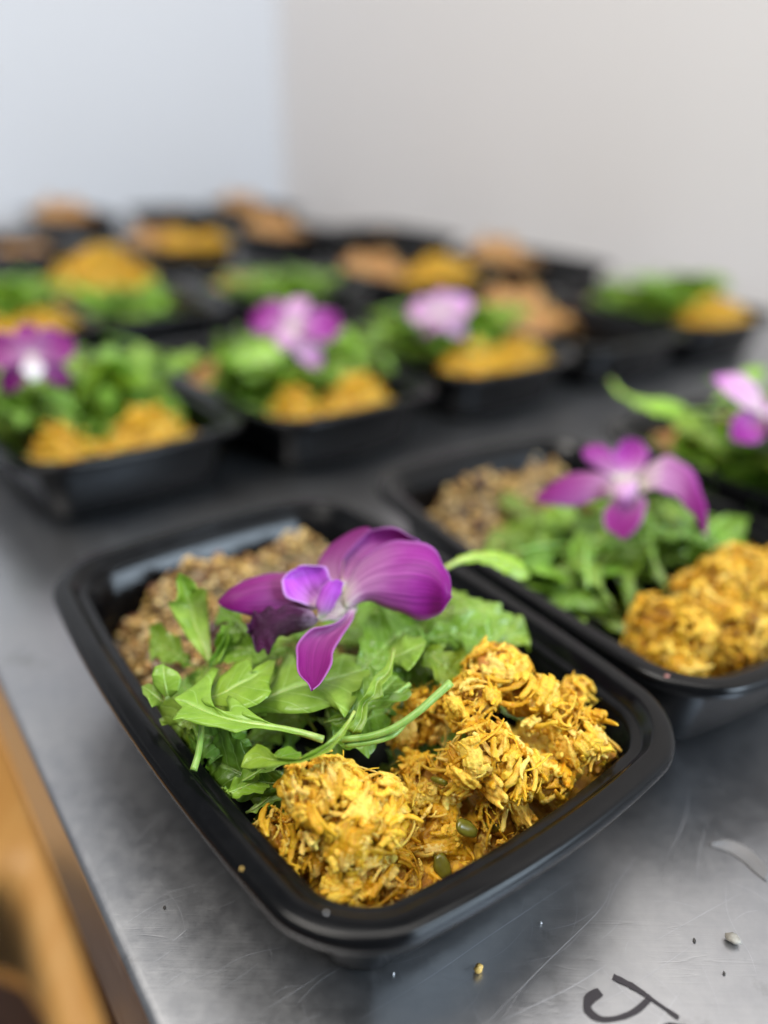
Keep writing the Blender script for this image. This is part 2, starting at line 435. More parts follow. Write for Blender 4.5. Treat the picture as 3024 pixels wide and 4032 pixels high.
def sweep(prof, close=True, cap=None):
    V, Fs = [], []; n = len(OUT); k = len(prof)
    for (d, z) in prof:
        for (x, y, gx, gy) in OUT: V.append((x - gx * d, y - gy * d, z))
    for i in range(k if close else k - 1):
        j = (i + 1) % k
        for a in range(n):
            b = (a + 1) % n
            Fs.append((i * n + a, i * n + b, j * n + b, j * n + a))
    if cap == 'inner':                                    # fill the last ring
        Fs.append(tuple((k - 1) * n + a for a in range(n)))
    return V, Fs
H = HC
V_, F_ = sweep([(0.10, H - .50), (0.02, H - .50), (0.0, H - .40), (0.0, H - .26), (0.025, H - .16), (0.075, H - .08), (0.15, H - .025), (0.24, H), (0.46, H + .012), (0.70, H), (0.76, H - .02),
                (0.81, H - .06), (1.02, H - .42), (1.06, H - .46), (1.12, H - .475), (1.36, H - .485), (1.43, H - .52), (1.45, H - .64), (1.30, H - .64), (1.24, H - .58), (0.95, H - .56), (0.70, H - .12), (0.16, H - .12)])
RIM_ME = mesh('rim', V_, F_, [PLASTIC])
V_, F_ = sweep([(1.36, H - .62), (1.48, H - .70), (1.85, 2.4), (2.18, 0.75), (2.45, 0.40), (2.8, 0.26), (3.5, 0.25)], False, 'inner')
n_ = len(V_)
V2, F2 = sweep([(1.40, H - .60), (1.40, H - .72), (1.78, 2.3), (2.1, 0.65), (2.4, 0.20), (2.75, 0.03), (3.2, 0.0), (3.4, 0.03)], False, 'inner')
V_ = V_ + V2; F_ = F_ + [tuple(reversed([i + n_ for i in f])) for f in F2]
BODY_ME = mesh('tray', V_, F_, [PLASTIC])
CGROUP = 'black meal containers set out in rows on the steel table'
def container(x, y, rz, label):
    o = empty('meal_container', (x, y, 0.03), rz)
    tag(o, label, 'container', CGROUP)
    link('tray', BODY_ME, o); link('rim', RIM_ME, o)
    return o

# ------------------------------------------------------------------ food builders
def shred_geo(r, L, rad, curl=0.5, n=6, k=5, flat=0.55, rag=0.35):
    """one torn strand of meat, centred on origin, along +x"""
    V, Fs = [], []
    a0 = r.uniform(-curl, curl); b0 = r.uniform(-curl, curl) * 0.6
    tw_ = r.uniform(-1.2, 1.2); ph = r.uniform(0, 6.28)
    for i in range(n):
        q = i / (n - 1); x = (q - .5) * L
        cy = a0 * L * ((q - .5) ** 2 - .1) + math.sin(q * 5 + ph) * 0.03 * L; cz = b0 * L * ((q - .5) ** 2 - .1)
        w_ = rad * (0.35 + 0.65 * math.sin(math.pi * (0.12 + 0.76 * q)) ** 0.7) * (1 + r.uniform(-rag, rag))
        for j in range(k):
            an = 2 * math.pi * j / k + tw_ * q
            rr = w_ * (1 + r.uniform(-.22, .22))
            V.append((x + r.uniform(-.06, .06) * L / n, cy + math.cos(an) * rr, cz + math.sin(an) * rr * flat))
    for i in range(n - 1):
        for j in range(k):
            Fs.append((i * k + j, i * k + (j + 1) % k, (i + 1) * k + (j + 1) % k, (i + 1) * k + j))
    Fs.append(tuple(range(k - 1, -1, -1))); Fs.append(tuple(range((n - 1) * k, n * k)))
    return V, Fs
GAP_DARK = [(.42, .20, .012), (.48, .25, .018), (.36, .165, .01)]  # dark sauce tints for the pile core, shade painted into the gaps
GOLD = [(.71, .405, .022), (.74, .445, .034), (.67, .36, .015), (.77, .485, .05), (.78, .51, .08), (.60, .305, .011), (.81, .575, .13)]
def tintc(r, pal, j=0.12):
    c = r.choice(pal); f = 1 + r.uniform(-j, j)
    return (min(c[0] * f, .95), min(c[1] * f * (1 + r.uniform(-.05, .05)), .95), min(c[2] * f, .95))
def fuse(name, me, voxel, mats, col_from=None, smooth_it=1):
    """voxel-fused copy of a mesh with its point colours carried over"""
    from mathutils.kdtree import KDTree
    o = bpy.data.objects.new('tmp', me); COL.objects.link(o)
    m = o.modifiers.new('r', 'REMESH'); m.mode = 'VOXEL'; m.voxel_size = voxel * CM; m.use_smooth_shade = True
    if smooth_it:
        q = o.modifiers.new('s', 'SMOOTH'); q.iterations = smooth_it; q.factor = .5
    dg = bpy.context.evaluated_depsgraph_get()
    new = bpy.data.meshes.new_from_object(o.evaluated_get(dg)); new.name = name
    src = np.empty(len(me.vertices) * 3, np.float32); me.vertices.foreach_get('co', src); src = src.reshape(-1, 3)
    cs = np.empty(len(me.vertices) * 4, np.float32); me.color_attributes['tint'].data.foreach_get('color', cs); cs = cs.reshape(-1, 4)
    kd = KDTree(len(src))
    for i, p in enumerate(src): kd.insert(p, i)
    kd.balance()
    dst = np.empty(len(new.vertices) * 3, np.float32); new.vertices.foreach_get('co', dst); dst = dst.reshape(-1, 3)
    idx = [kd.find(p)[1] for p in dst]
    for at_ in list(new.color_attributes): new.color_attributes.remove(at_)
    t = new.color_attributes.new('tint', 'FLOAT_COLOR', 'POINT'); t.data.foreach_set('color', cs[idx].ravel())
    bpy.data.objects.remove(o)
    new.materials.clear()
    for mm in mats: new.materials.append(mm)
    return new
def core(mb, r, L, W, T, base, amp=.34, sub=3):
    V = []; sd = r.uniform(0, 50)
    src = ICO3 if sub == 3 else ICO2
    for v in src[0]:
        p = Vector((v.x * L, v.y * W, v.z * T))
        nn = mnoise.noise(Vector((p.x * .9 + sd, p.y * 3.2, p.z * 3.2))) + .6 * mnoise.noise(Vector((p.x * 2.2 + sd, p.y * 7, p.z * 7)))
        V.append(p * (1 + amp * nn))
    mb.add(V, src[1], C=[base] * len(V)); return V
def chunk_mesh(r, name, ns, L, W, pal=GOLD):
    """torn piece of meat: a flattish slab of parallel fibres with ragged ends"""
    mb = MB()
    base = tintc(r, pal)
    T = W * r.uniform(.38, .6)
    for i in range(ns):
        l = L * r.uniform(.5, 1.0); rad = W * r.uniform(.11, .21)
        V, Fs = shred_geo(r, l, rad, 0.25, 9, 6, 0.85, .2)
        an = r.gauss(0, .10); el = r.gauss(0, .10)
        if r.random() < .14: an += r.uniform(-.9, .9); el += r.uniform(-.3, .5)
        oy = r.uniform(-.5, .5) * W; oz = r.uniform(-.5, .5) * T * math.sqrt(max(0, 1 - (2 * oy / W) ** 2)); ox = r.uniform(-.22, .22) * L
        R = Matrix.Rotation(an, 3, 'Z') @ Matrix.Rotation(el, 3, 'Y')
        bend = r.uniform(-.1, .1)
        V = [R @ Vector(v) + Vector((ox, oy, oz)) for v in V]
        c = tintc(r, pal, .1) if r.random() < .2 else tuple(min(.95, b * r.uniform(.92, 1.08)) for b in base)
        mb.add(V, Fs, C=[c] * len(V))
    core(mb, r, L * .36, W * .48, T * .5, base, .28)
    k1, k2 = r.uniform(-.25, .25), r.uniform(-.4, .1)
    mb.V = [Vector((v[0], v[1] + k1 * v[0] * v[0], v[2] + k2 * v[0] * v[0])) for v in mb.V]
    return fuse(name, mb.build(name, [CHICK]), .032, [CHICK])
def ico(sub):
    bm = bmesh.new(); bmesh.ops.create_icosphere(bm, subdivisions=sub, radius=1)
    V = [v.co.copy() for v in bm.verts]; Fs = [tuple(v.index for v in f.verts) for f in bm.faces]; bm.free(); return V, Fs
ICO3, ICO2, ICO1 = ico(4), ico(2), ico(1)
rc = random.Random(21)
CHUNKS = [chunk_mesh(rc, 'chicken_chunk', rc.randint(8, 15), rc.uniform(.8, 1.8), rc.uniform(.5, 1.2)) for _ in range(20)]

def orient(axis, nrm):
    x = Vector(axis).normalized(); z = Vector(nrm); z = (z - x * z.dot(x)).normalized(); y = z.cross(x)
    return Matrix((x, y, z)).transposed()

def inset(z):
    return 1.47 if z > H - .66 else 1.50 + (H - .7 - max(z, .3)) * .22
def inside(x, y, z, marg):
    return sdf(x, y) < -(inset(z) + marg)
def clipv(V, top=.05, m=.06):
    """keep food within the tray walls below the rim"""
    out = []
    for v in V:
        v = Vector(v)
        if v.z < .32: v.z = .32
        if v.z < H + top:
            for _ in range(40):
                if sdf(v.x, v.y) > -(inset(v.z) + m): v.x *= .982; v.y *= .985
                else: break
        out.append(v)
    return out

def heightfield(Hf, x0, x1, y0, y1, step, jit, sd, col, r, floor=0.6, pal=None):
    """mound mesh over the part of the tray where Hf > floor"""
    nx = int((x1 - x0) / step) + 1; ny = int((y1 - y0) / step) + 1
    V, C, idx, Fs = [], [], {}, []
    for j in range(ny):
        for i in range(nx):
            x = x0 + i * step; y = y0 + j * step
            h = Hf(x, y)
            if h < floor or not inside(x, y, min(h, H), -.05): continue
            p = Vector((x, y, h)); n = mnoise.noise(Vector((x * 1.7 + sd, y * 1.7, h))) + .6 * mnoise.noise(Vector((x * 4 + sd, y * 4, h)))
            idx[(i, j)] = len(V); V.append((x + jit * .5 * mnoise.noise(Vector((x * 3, y * 3, sd))), y, h + jit * n)); C.append(tintc(r, pal or [col], .15))
    for (i, j) in list(idx):
        q = [(i, j), (i + 1, j), (i + 1, j + 1), (i, j + 1)]
        if all(k in idx for k in q): Fs.append(tuple(idx[k] for k in q))
    return V, Fs, C

def g(x, y, cx, cy, sx, sy): return math.exp(-(((x - cx) / sx) ** 2 + ((y - cy) / sy) ** 2) / 2)
def Hbase(x, y):
    return 2.0 / (1 + math.exp((y + 5.2) * 2.2)) + .5 * g(x, y, 1, -7.5, 4, 1.5) - .7 * math.exp(-max(0, y + 11) / .9)

def shredded_chicken(cont, label, group, seed, balls, nchunk=120, nshred=900, nloose=160, voxel=.042):
    """pile of torn chicken: lumps (balls: x, y, z, radius in tray coordinates) clothed in strands and chunks"""
    r = random.Random(seed)
    mb = MB()
    V, Fs, C = heightfield(Hbase, -7, 7, -11.4, -3.6, 0.22, 0.28, seed, None, r, 0.8, GAP_DARK)
    V = [Vector(v) for v in V]; b = len(V)
    V2 = V + [Vector((v.x, v.y, .45)) for v in V]
    F2 = list(Fs) + [tuple(i + b for i in reversed(f)) for f in Fs]
    ed = {}
    for f in Fs:
        for i in range(4):
            e_ = (f[i], f[(i + 1) % 4]); ed[e_] = 1
    F2 += [(e_[1], e_[0], e_[0] + b, e_[1] + b) for e_ in ed if (e_[1], e_[0]) not in ed]
    mb.add(clipv(V2, m=.15), F2, C=C + C)
    for (x, y, z, R) in balls:
        Vb = []; ax_ = [r.uniform(.8, 1.15) for _ in range(3)]; sd = r.uniform(0, 90); c = tintc(r, GAP_DARK)
        for v in ICO3[0]:
            n = mnoise.noise(v * 1.4 + Vector((sd, 0, 0))) * .48 + mnoise.noise(v * 3.4 + Vector((0, sd, 0))) * .22 + mnoise.noise(v * 7 + Vector((0, sd, 3))) * .10
            Vb.append(Vector((x, y, z)) + Vector((v.x * ax_[0], v.y * ax_[1], v.z * ax_[2])) * R * .66 * (1 + n))
        mb.add(clipv(Vb, m=.12), ICO3[1], C=[c] * len(Vb))
    wts = [b_[3] ** 2 for b_ in balls]
    def surf(base=.12):
        for _ in range(400):
            if r.random() < base:
                x, y = r.uniform(-6.6, 6.6), r.uniform(-10.9, -4.6); h = Hbase(x, y)
                if h < 1.4 or not inside(x, y, min(h, H), .15): continue
                P, N = Vector((x, y, h)), Vector((0, 0, 1))
            else:
                q = r.choices(balls, wts)[0]
                N = Vector((r.gauss(0, 1), r.gauss(0, 1), r.gauss(0, 1))).normalized()
                if N.z < -.35: continue
                P = Vector(q[:3]) + N * q[3] * r.uniform(.62, 1.0)
                if any((P - Vector(o[:3])).length < o[3] * .62 for o in balls if o is not q): continue
                if P.z < .6 or not inside(P.x, P.y, min(P.z, H), .3): continue
            t = N.orthogonal().normalized()
            an = 2.4 * mnoise.noise(P * .45 + Vector((seed, 0, 0))) * 3.14 + r.gauss(0, .45)
            return P, N, (Matrix.Rotation(an, 3, N) @ t).normalized()
        return None
    def strand(m_, lo, hi, lift, thin):
        q = surf()
        if q is None: return
        P, N, ax = q
        L = r.uniform(lo, hi)
        rad = r.uniform(.035, .055) if r.random() < thin else r.uniform(.055, .13)
        Vs, Fq = shred_geo(r, L, rad, .8, 9, 6, .65, .25)
        ax = (ax + N * r.gauss(.05, lift)).normalized()
        R = orient(ax, N + Vector((r.gauss(0, .3), r.gauss(0, .3), 0)))
        off = P + N * r.uniform(-.04, .14 + lift * .2)
        Vn = [R @ Vector(v) + off for v in Vs]
        if any(sdf(v.x, v.y) > -.9 and v.z < H + .1 for v in Vn): return
        m_.add(clipv(Vn, m=.1), Fq, C=[tintc(r, GOLD)] * len(Vn))
    for i in range(nshred): strand(mb, .5, 1.5, .13, .25)
    root = link('shredded_chicken', fuse('chicken_pile', mb.build('chicken_raw', [CHICK]), voxel, [CHICK], smooth_it=1))
    root.matrix_world = Matrix.Translation(cont.location) @ Matrix.Rotation(cont.rotation_euler.z, 4, 'Z')
    tag(root, label, 'chicken', group)
    for i in range(nchunk):
        q = surf(.08)
        if q is None or q[0].z < 1.7 or not inside(q[0].x, q[0].y, min(q[0].z - .5, H - .7), .75): continue
        P, N, ax = q
        ax = (ax + N * r.gauss(.05, .25)).normalized()
        o = link('chicken_chunk', CHUNKS[i % len(CHUNKS)], root)
        s_ = r.uniform(.5, 1.05)
        Mx = orient(ax, N).to_4x4() @ Matrix.Diagonal((s_ * r.uniform(.8, 1.15), s_, s_, 1)); Mx.translation = (P + N * r.uniform(-.12, .18)) * CM
        o.matrix_local = Mx
    ml = MB()
    for i in range(nloose): strand(ml, .5, 1.6, .38, .75)
    o = link('chicken_shreds', ml.build('chicken_shreds', [CHICK]), root); o['kind'] = 'stuff'
    return root

def pepper_mesh(r):
    V, Fs = [], []
    n, k = 7, 8
    for i in range(n):
        q = i / (n - 1)
        for j in range(k):
            a = 2 * math.pi * j / k
            rr = .22 * math.sin(math.pi * (.1 + .8 * q)) ** .5 * (1 + r.uniform(-.15, .15))
            V.append(((q - .5) * .75, math.cos(a) * rr * 1.25, math.sin(a) * rr * .6 + .15 * (q - .5) ** 2))
    for i in range(n - 1):
        for j in range(k): Fs.append((i * k + j, i * k + (j + 1) % k, (i + 1) * k + (j + 1) % k, (i + 1) * k + j))
    Fs.append(tuple(range(k - 1, -1, -1))); Fs.append(tuple(range((n - 1) * k, n * k)))
    return mesh('pepper_piece', V, Fs, [PEPPER])
PEPPERS = [pepper_mesh(rc) for _ in range(4)]

# ---- arugula
CT = [0, .06, .13, .18, .215, .25, .31, .37, .42, .455, .50, .56, .64, .72, .79, .86, .91, .96, 1.0]
def leaf_geo(P, N0, W, r, lobed=1.0, n=44, k=7, fold=.25, wave=.12, tip=1.0, stem=True, roll=0.0, bright=1.0):
    """P midrib points base->tip (cm), N0 the side the face looks to, W full blade width"""
    C = catmull(P, n)
    L = sum((C[i + 1] - C[i]).length for i in range(n - 1))
    def prof():
        lo = [.05, .07, .30, .40, .26, .12, .10, .42, .60, .52, .34, .56, .80, .95, .92, .74, .66, .36, .02]
        fu = [.05, .10, .22, .34, .40, .46, .55, .66, .76, .82, .88, .94, 1.0, .98, .90, .76, .60, .36, .02]
        j = [1 + r.uniform(-.22, .22) for _ in lo]
        return [(lobed * a + (1 - lobed) * b) * q for a, b, q in zip(lo, fu, j)]
    pr = (prof(), prof()); sh = r.uniform(-.03, .03)
    teeth = r.uniform(0, 6)
    V, U, Fs, Cc = [], [], [], []
    side_prev = None
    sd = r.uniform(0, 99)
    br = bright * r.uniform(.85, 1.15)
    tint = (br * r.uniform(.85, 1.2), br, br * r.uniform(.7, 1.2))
    for i in range(n):
        q = i / (n - 1)
        T = (C[min(i + 1, n - 1)] - C[max(i - 1, 0)]).normalized()
        B = T.cross(N0); B = B.normalized() if B.length > .05 else (side_prev or T.orthogonal().normalized())
        if side_prev and B.dot(side_prev) < 0: B = -B
        side_prev = B; Nn = B.cross(T).normalized()
        for j in range(-k, k + 1):
            s = j / k; sgn = 1 if s > 0 else 0
            qq = min(max(q + (sh if sgn else 0), 0), 1)
            w_ = np.interp(qq, CT, pr[sgn]) * W * .5
            w_ *= 1 + .07 * math.sin(q * 46 + teeth + sgn * 2) * (abs(s) > .6)
            d = abs(s) * w_
            fwd = .30 * abs(s) ** 1.6 * w_ * (1 - q * .8)
            z = fold * d + wave * W * abs(s) ** 1.5 * mnoise.noise(Vector((q * 6 + sd, s * 1.2 + (7 if sgn else 0), sd))) + .05 * W * mnoise.noise(Vector((q * 14 + sd, s * 4, 3)))
            V.append(C[i] + B * (s * w_) + T * fwd + Nn * z); U.append((.5 + s * .5, q)); Cc.append(tint)
    m_ = 2 * k + 1
    for i in range(n - 1):
        for j in range(m_ - 1): Fs.append((i * m_ + j, i * m_ + j + 1, (i + 1) * m_ + j + 1, (i + 1) * m_ + j))
    return V, U, Fs, Cc, C, L, tint
def add_leaf(mb, P, N0, W, r, rib=.05, **kw):
    V, U, Fs, Cc, C, L, tint = leaf_geo(P, N0, W, r, **kw)
    V = clipv(V); C = clipv(C)
    mb.add(V, Fs, U, Cc, 0)
    n = len(C)
    R = [max(.012, rib * (1 - .85 * i / (n - 1))) for i in range(0, n, 3)]
    Vt, Ft, Ut = tube([C[i] for i in range(0, n, 3)], R, 6)
    mb.add(Vt, Ft, Ut, [tint] * len(Vt), 1)
def Hsalad(x, y):
    h = 1.0 + 3.9 / (1 + math.exp(-(y + 5.3) * 1.6)) / (1 + math.exp((y - 2.6) * 1.1))
    return h * (1 - .10 * (x / 7) ** 2)
def rand_leaf(mb, r, x, y, h, yaw=None, size=1.0, n=30, k=5, br=1.0):
    L = r.uniform(2.6, 5.2) * size; W = r.uniform(1.2, 2.5) * size
    a = r.uniform(0, 6.28) if yaw is None else yaw
    d = Vector((math.cos(a), math.sin(a), 0)); up = r.uniform(-.25, .45); arch = r.uniform(.2, .9)
    P = []
    for i in range(5):
        q = i / 4 - .5
        P.append(Vector((x, y, h)) + d * (q * L) + Vector((0, 0, q * L * up - arch * (q * 2) ** 2 * .8)) + Vector((-d.y, d.x, 0)) * .5 * math.sin(q * 3 + a))
    lim = 0
    for p in P:
        for _ in range(14):
            if sdf(p.x, p.y) > -1.3 and p.z < H + .35: p.x *= .95; p.y *= .965
            else: break
        p.z = max(p.z, 1.0)
    N = Vector((r.gauss(0, .35), r.gauss(0, .35), 1)).normalized()
    add_leaf(mb, P, N, W * .92, r, lobed=r.uniform(.6, 1.05), n=n, k=k, fold=r.uniform(-.25, .45), wave=r.uniform(.12, .32), bright=br * r.uniform(.7, 1.15))
def salad_root(cont, label, group):
    o = empty('arugula_salad')
    o.matrix_world = Matrix.Translation(cont.location) @ Matrix.Rotation(cont.rotation_euler.z, 4, 'Z')
    tag(o, label, 'salad', group)
    return o

# ---- orchid
def petal_geo(Lp, Rp, Mp=None, bulge=None, n=26, k=6, ruffle=0.0, sd=0.0):
    A = catmull(Lp, n); B = catmull(Rp, n); Mid = catmull(Mp, n) if Mp else None
    V, U, Fs = [], [], []
    cen = [(A[i] + B[i]) / 2 for i in range(n)]; arc = [0.0]
    for i in range(1, n): arc.append(arc[-1] + (cen[i] - cen[i - 1]).length)
    for i in range(n):
        for j in range(2 * k + 1):
            s = j / (2 * k)
            m = Mid[i] if Mid else (A[i] + B[i]) / 2 + Vector(bulge) * math.sin(math.pi * min(1, i / (n - 1) * 1.0))
            c = 2 * m - (A[i] + B[i]) / 2                    # quadratic control point through m
            p = A[i] * (1 - s) ** 2 + c * 2 * s * (1 - s) + B[i] * s * s
            if ruffle: p = p + Vector((0, 0, 1)) * ruffle * abs(2 * s - 1) ** 2 * math.sin(i * .9 + sd + 3 * s) * (i / n)
            p = p + Vector((1, .5, 1)) * (.045 * mnoise.noise(Vector(p) * 1.3) + .035 * abs(2 * s - 1) ** 3 * math.sin(i * .8 + s * 4 + p.x))
            V.append(p); U.append((s, arc[i] / arc[-1]))
    m_ = 2 * k + 1
    for i in range(n - 1):
        for j in range(2 * k): Fs.append((i * m_ + j, i * m_ + j + 1, (i + 1) * m_ + j + 1, (i + 1) * m_ + j))
    return V, Fs, U
def petal_obj(name, geo, m, parent, inv, lab=None):
    V, Fs, U = geo
    V = [inv @ (v * CM) for v in V]
    V = [v / CM for v in V]
    me = mesh(name, V, Fs, [m], U)
    o = link(name, me, parent)
    s = o.modifiers.new('thickness', 'SOLIDIFY'); s.thickness = .035 * CM; s.offset = 0
    if lab: o['label'] = lab
    return o

OGROUP = 'purple orchid flowers lying on the salads'
def hand_orchid():
    root = empty('orchid_flower', at(738, 1300, 7.2)); inv = root.matrix_basis.inverted()
    inv = Matrix.Translation(-root.location)
    tag(root, 'sharply focused purple orchid lying on the salad of the frontmost container', 'flower', OGROUP)
    p = lambda *a: [at(q[0], q[1], q[2] + .75) for q in a]
    G = petal_geo
    petal_obj('petal', G(p((738, 1300, 6.9), (765, 1228, 7.5), (815, 1183, 8.2), (880, 1166, 8.7), (940, 1190, 8.7), (966, 1235, 8.3), (975, 1290, 7.7)),
                         p((745, 1316, 6.8), (785, 1300, 7.0), (830, 1310, 7.0), (880, 1330, 6.8), (925, 1336, 6.7), (955, 1322, 7.1), (975, 1290, 7.7)),
                         p((740, 1308, 6.9), (775, 1268, 7.5), (825, 1248, 7.95), (880, 1243, 8.2), (930, 1250, 8.2), (957, 1272, 8.0), (975, 1290, 7.7))), PETAL, root, inv)
    petal_obj('petal', G(p((728, 1275, 6.8), (690, 1240, 7.0), (695, 1200, 7.4), (730, 1165, 7.9), (770, 1145, 8.3), (800, 1140, 8.5)),
                         p((740, 1282, 6.8), (735, 1245, 7.1), (745, 1205, 7.6), (775, 1170, 8.1), (795, 1150, 8.4), (800, 1140, 8.5)), None, (0, .1, .15)), SEPAL, root, inv)
    petal_obj('petal', G(p((735, 1280, 6.8), (740, 1230, 7.2), (755, 1185, 7.8), (790, 1148, 8.4), (840, 1140, 8.8), (890, 1158, 8.7), (910, 1178, 8.4)),
                         p((748, 1288, 6.8), (775, 1240, 7.2), (805, 1210, 7.7), (840, 1195, 7.9), (870, 1185, 8.1), (895, 1182, 8.2), (910, 1178, 8.4)), None, (0, .25, -.15)), PETAL, root, inv)
    petal_obj('sepal', G(p((705, 1290, 6.9), (660, 1250, 7.3), (610, 1236, 7.5), (550, 1247, 7.45), (505, 1266, 7.3), (472, 1297, 7.0)),
                         p((695, 1312, 6.6), (650, 1322, 6.5), (600, 1327, 6.5), (550, 1330, 6.6), (505, 1324, 6.75), (472, 1300, 7.0)), None, (0, -.2, .35)), SEPAL, root, inv)
    petal_obj('lip_lobe', G(p((694, 1310, 6.9), (650, 1306, 7.1), (620, 1288, 7.4), (607, 1262, 7.7), (620, 1240, 7.95), (642, 1228, 8.1)),
                            p((706, 1300, 6.9), (716, 1270, 7.3), (716, 1248, 7.7), (702, 1228, 8.0), (672, 1221, 8.15), (642, 1226, 8.1)), None, (0, .35, -.1)), LOBE, root, inv)
    petal_obj('column', G(p((688, 1338, 6.7), (684, 1312, 7.1), (690, 1280, 7.5), (706, 1258, 7.85), (726, 1249, 8.05)),
                          p((702, 1334, 6.6), (716, 1318, 6.9), (732, 1290, 7.3), (741, 1268, 7.6), (738, 1252, 7.95)), None, (0, -.25, .1)), LOBE, root, inv)
    petal_obj('lip', G(p((688, 1338, 6.7), (660, 1316, 7.15), (622, 1311, 7.25), (585, 1316, 7.15), (552, 1322, 7.0), (533, 1350, 6.6), (535, 1368, 6.4)),
                       p((688, 1340, 6.6), (668, 1358, 6.3), (625, 1373, 6.15), (596, 1382, 6.1), (585, 1406, 5.9), (560, 1405, 5.9), (537, 1372, 6.3)),
                       p((688, 1339, 6.7), (664, 1335, 6.95), (624, 1338, 6.95), (590, 1348, 6.75), (566, 1358, 6.5), (546, 1372, 6.15), (536, 1370, 6.05)), n=44, k=10, ruffle=.17), LIP, root, inv)
    petal_obj('sepal', G(p((762, 1308, 6.8), (735, 1340, 6.8), (700, 1352, 6.85), (668, 1362, 6.8), (645, 1390, 6.65), (640, 1430, 6.45), (655, 1468, 6.25), (675, 1491, 6.1)),
                         p((774, 1312, 6.7), (762, 1335, 6.7), (750, 1358, 6.65), (735, 1380, 6.55), (724, 1402, 6.45), (714, 1438, 6.3), (698, 1470, 6.2), (675, 1491, 6.1)), None, (-.05, .28, -.22), n=32), SEPAL, root, inv)
    # white throat behind the column
    petal_obj('throat', G(p((690, 1338, 6.4), (725, 1340, 6.4), (770, 1318, 6.5)), p((700, 1270, 7.0), (735, 1258, 7.05), (775, 1275, 6.9)), None, (0, .3, -.3), n=14), WHITEP, root, inv)
    return root

def hand_orchid_wide():
    root = empty('orchid_flower', at(1345, 1045, 7.2)); inv = Matrix.Translation(-root.location)
    tag(root, 'wide open purple orchid with drooping right petal, behind the frontmost container', 'flower', OGROUP)
    p = lambda *a: [at(*q) for q in a]; G = petal_geo
    petal_obj('petal', G(p((1375, 1040, 7.6), (1400, 1005, 8.2), (1450, 985, 8.7), (1495, 1020, 8.5), (1522, 1080, 7.9), (1526, 1160, 7.0)),
                         p((1385, 1062, 7.4), (1420, 1058, 7.7), (1455, 1072, 7.6), (1485, 1100, 7.3), (1508, 1130, 7.1), (1526, 1162, 7.0)), None, (0, .3, .35)), PETAL, root, inv)
    petal_obj('petal', G(p((1335, 1040, 7.6), (1290, 1010, 8.0), (1258, 985, 8.4), (1265, 968, 8.7), (1300, 962, 8.8)),
                         p((1350, 1035, 7.6), (1335, 1005, 8.2), (1325, 985, 8.5), (1312, 970, 8.7), (1300, 962, 8.8)), None, (0, .2, .2)), PETAL, root, inv)
    petal_obj('sepal', G(p((1345, 1038, 7.6), (1325, 1000, 8.2), (1335, 965, 8.7), (1355, 945, 9.0)),
                         p((1375, 1035, 7.6), (1395, 1000, 8.2), (1400, 975, 8.5), (1385, 955, 8.8), (1355, 945, 9.0)), None, (0, .2, -.2)), PETAL, root, inv)
    petal_obj('sepal', G(p((1335, 1045, 7.5), (1290, 1022, 7.9), (1240, 1022, 7.9), (1190, 1045, 7.7), (1155, 1074, 7.4)),
                         p((1335, 1068, 7.2), (1290, 1080, 7.1), (1240, 1092, 7.0), (1190, 1090, 7.2), (1155, 1078, 7.4)), None, (0, -.1, .3)), SEPAL, root, inv)
    petal_obj('sepal', G(p((1340, 1062, 7.3), (1315, 1090, 7.1), (1303, 1120, 6.9), (1322, 1150, 6.6), (1346, 1166, 6.5)),
                         p((1385, 1062, 7.3), (1395, 1090, 7.1), (1388, 1120, 6.8), (1370, 1148, 6.6), (1346, 1166, 6.5)), None, (0, .2, -.1)), SEPAL, root, inv)
    petal_obj('lip', G(p((1330, 1035, 8.0), (1325, 1055, 7.9), (1330, 1075, 7.6), (1345, 1090, 7.3)),
                       p((1370, 1030, 8.0), (1378, 1050, 7.9), (1368, 1072, 7.6), (1345, 1092, 7.3)), None, (0, -.3, .2)), PALEP, root, inv)
def orchid(loc, face, up, size, mats, label, seed):
    """generic spread orchid: three sepals, two broad petals, lip; face = direction it looks to"""
    r = random.Random(seed)
    root = empty('orchid_flower', loc); tag(root, label, 'flower', OGROUP)
    z = Vector(face).normalized(); y = Vector(up); y = (y - z * y.dot(z)).normalized(); x = y.cross(z)
    R = Matrix((x, y, z)).transposed()
    I = Matrix.Identity(4)
    def pet(name, ang, L, W, cup, droop, m):
        d = Vector((math.cos(ang), math.sin(ang), 0)); b = Vector((-d.y, d.x, 0)); zz = Vector((0, 0, 1))
        A, B = [], []
        for q, wv in ((0, .10), (.2, .55), (.45, .95), (.7, .95), (.88, .6), (1, .03)):
            c = d * (q * L) + zz * (cup * math.sin(q * 2.2) - droop * q * q)
            A.append(R @ (c + b * wv * W / 2 + zz * .10 * wv * W * r.uniform(-1, 1))); B.append(R @ (c - b * wv * W / 2 + zz * .10 * wv * W * r.uniform(-1, 1)))
        petal_obj(name, petal_geo(A, B, None, tuple(R @ Vector((0, 0, -.12 * W * r.uniform(.4, 1.2)))), 18, 5), m, root, I)
    s = size
    pet('sepal', 1.57 + r.uniform(-.1, .1), 3.1 * s, 1.7 * s, .5, .9, mats[1])
    pet('sepal', 3.85 + r.uniform(-.1, .1), 3.2 * s, 1.8 * s, .3, 1.3, mats[1])
    pet('sepal', 5.55 + r.uniform(-.1, .1), 3.2 * s, 1.8 * s, .3, 1.3, mats[1])
    pet('petal', .35 + r.uniform(-.1, .1), 3.6 * s, 2.9 * s, .6, .9, mats[0])
    pet('petal', 2.8 + r.uniform(-.1, .1), 3.6 * s, 2.9 * s, .6, .9, mats[0])
    pet('lip', 4.71, 2.1 * s, 1.5 * s, .9, .3, mats[2])
    return root

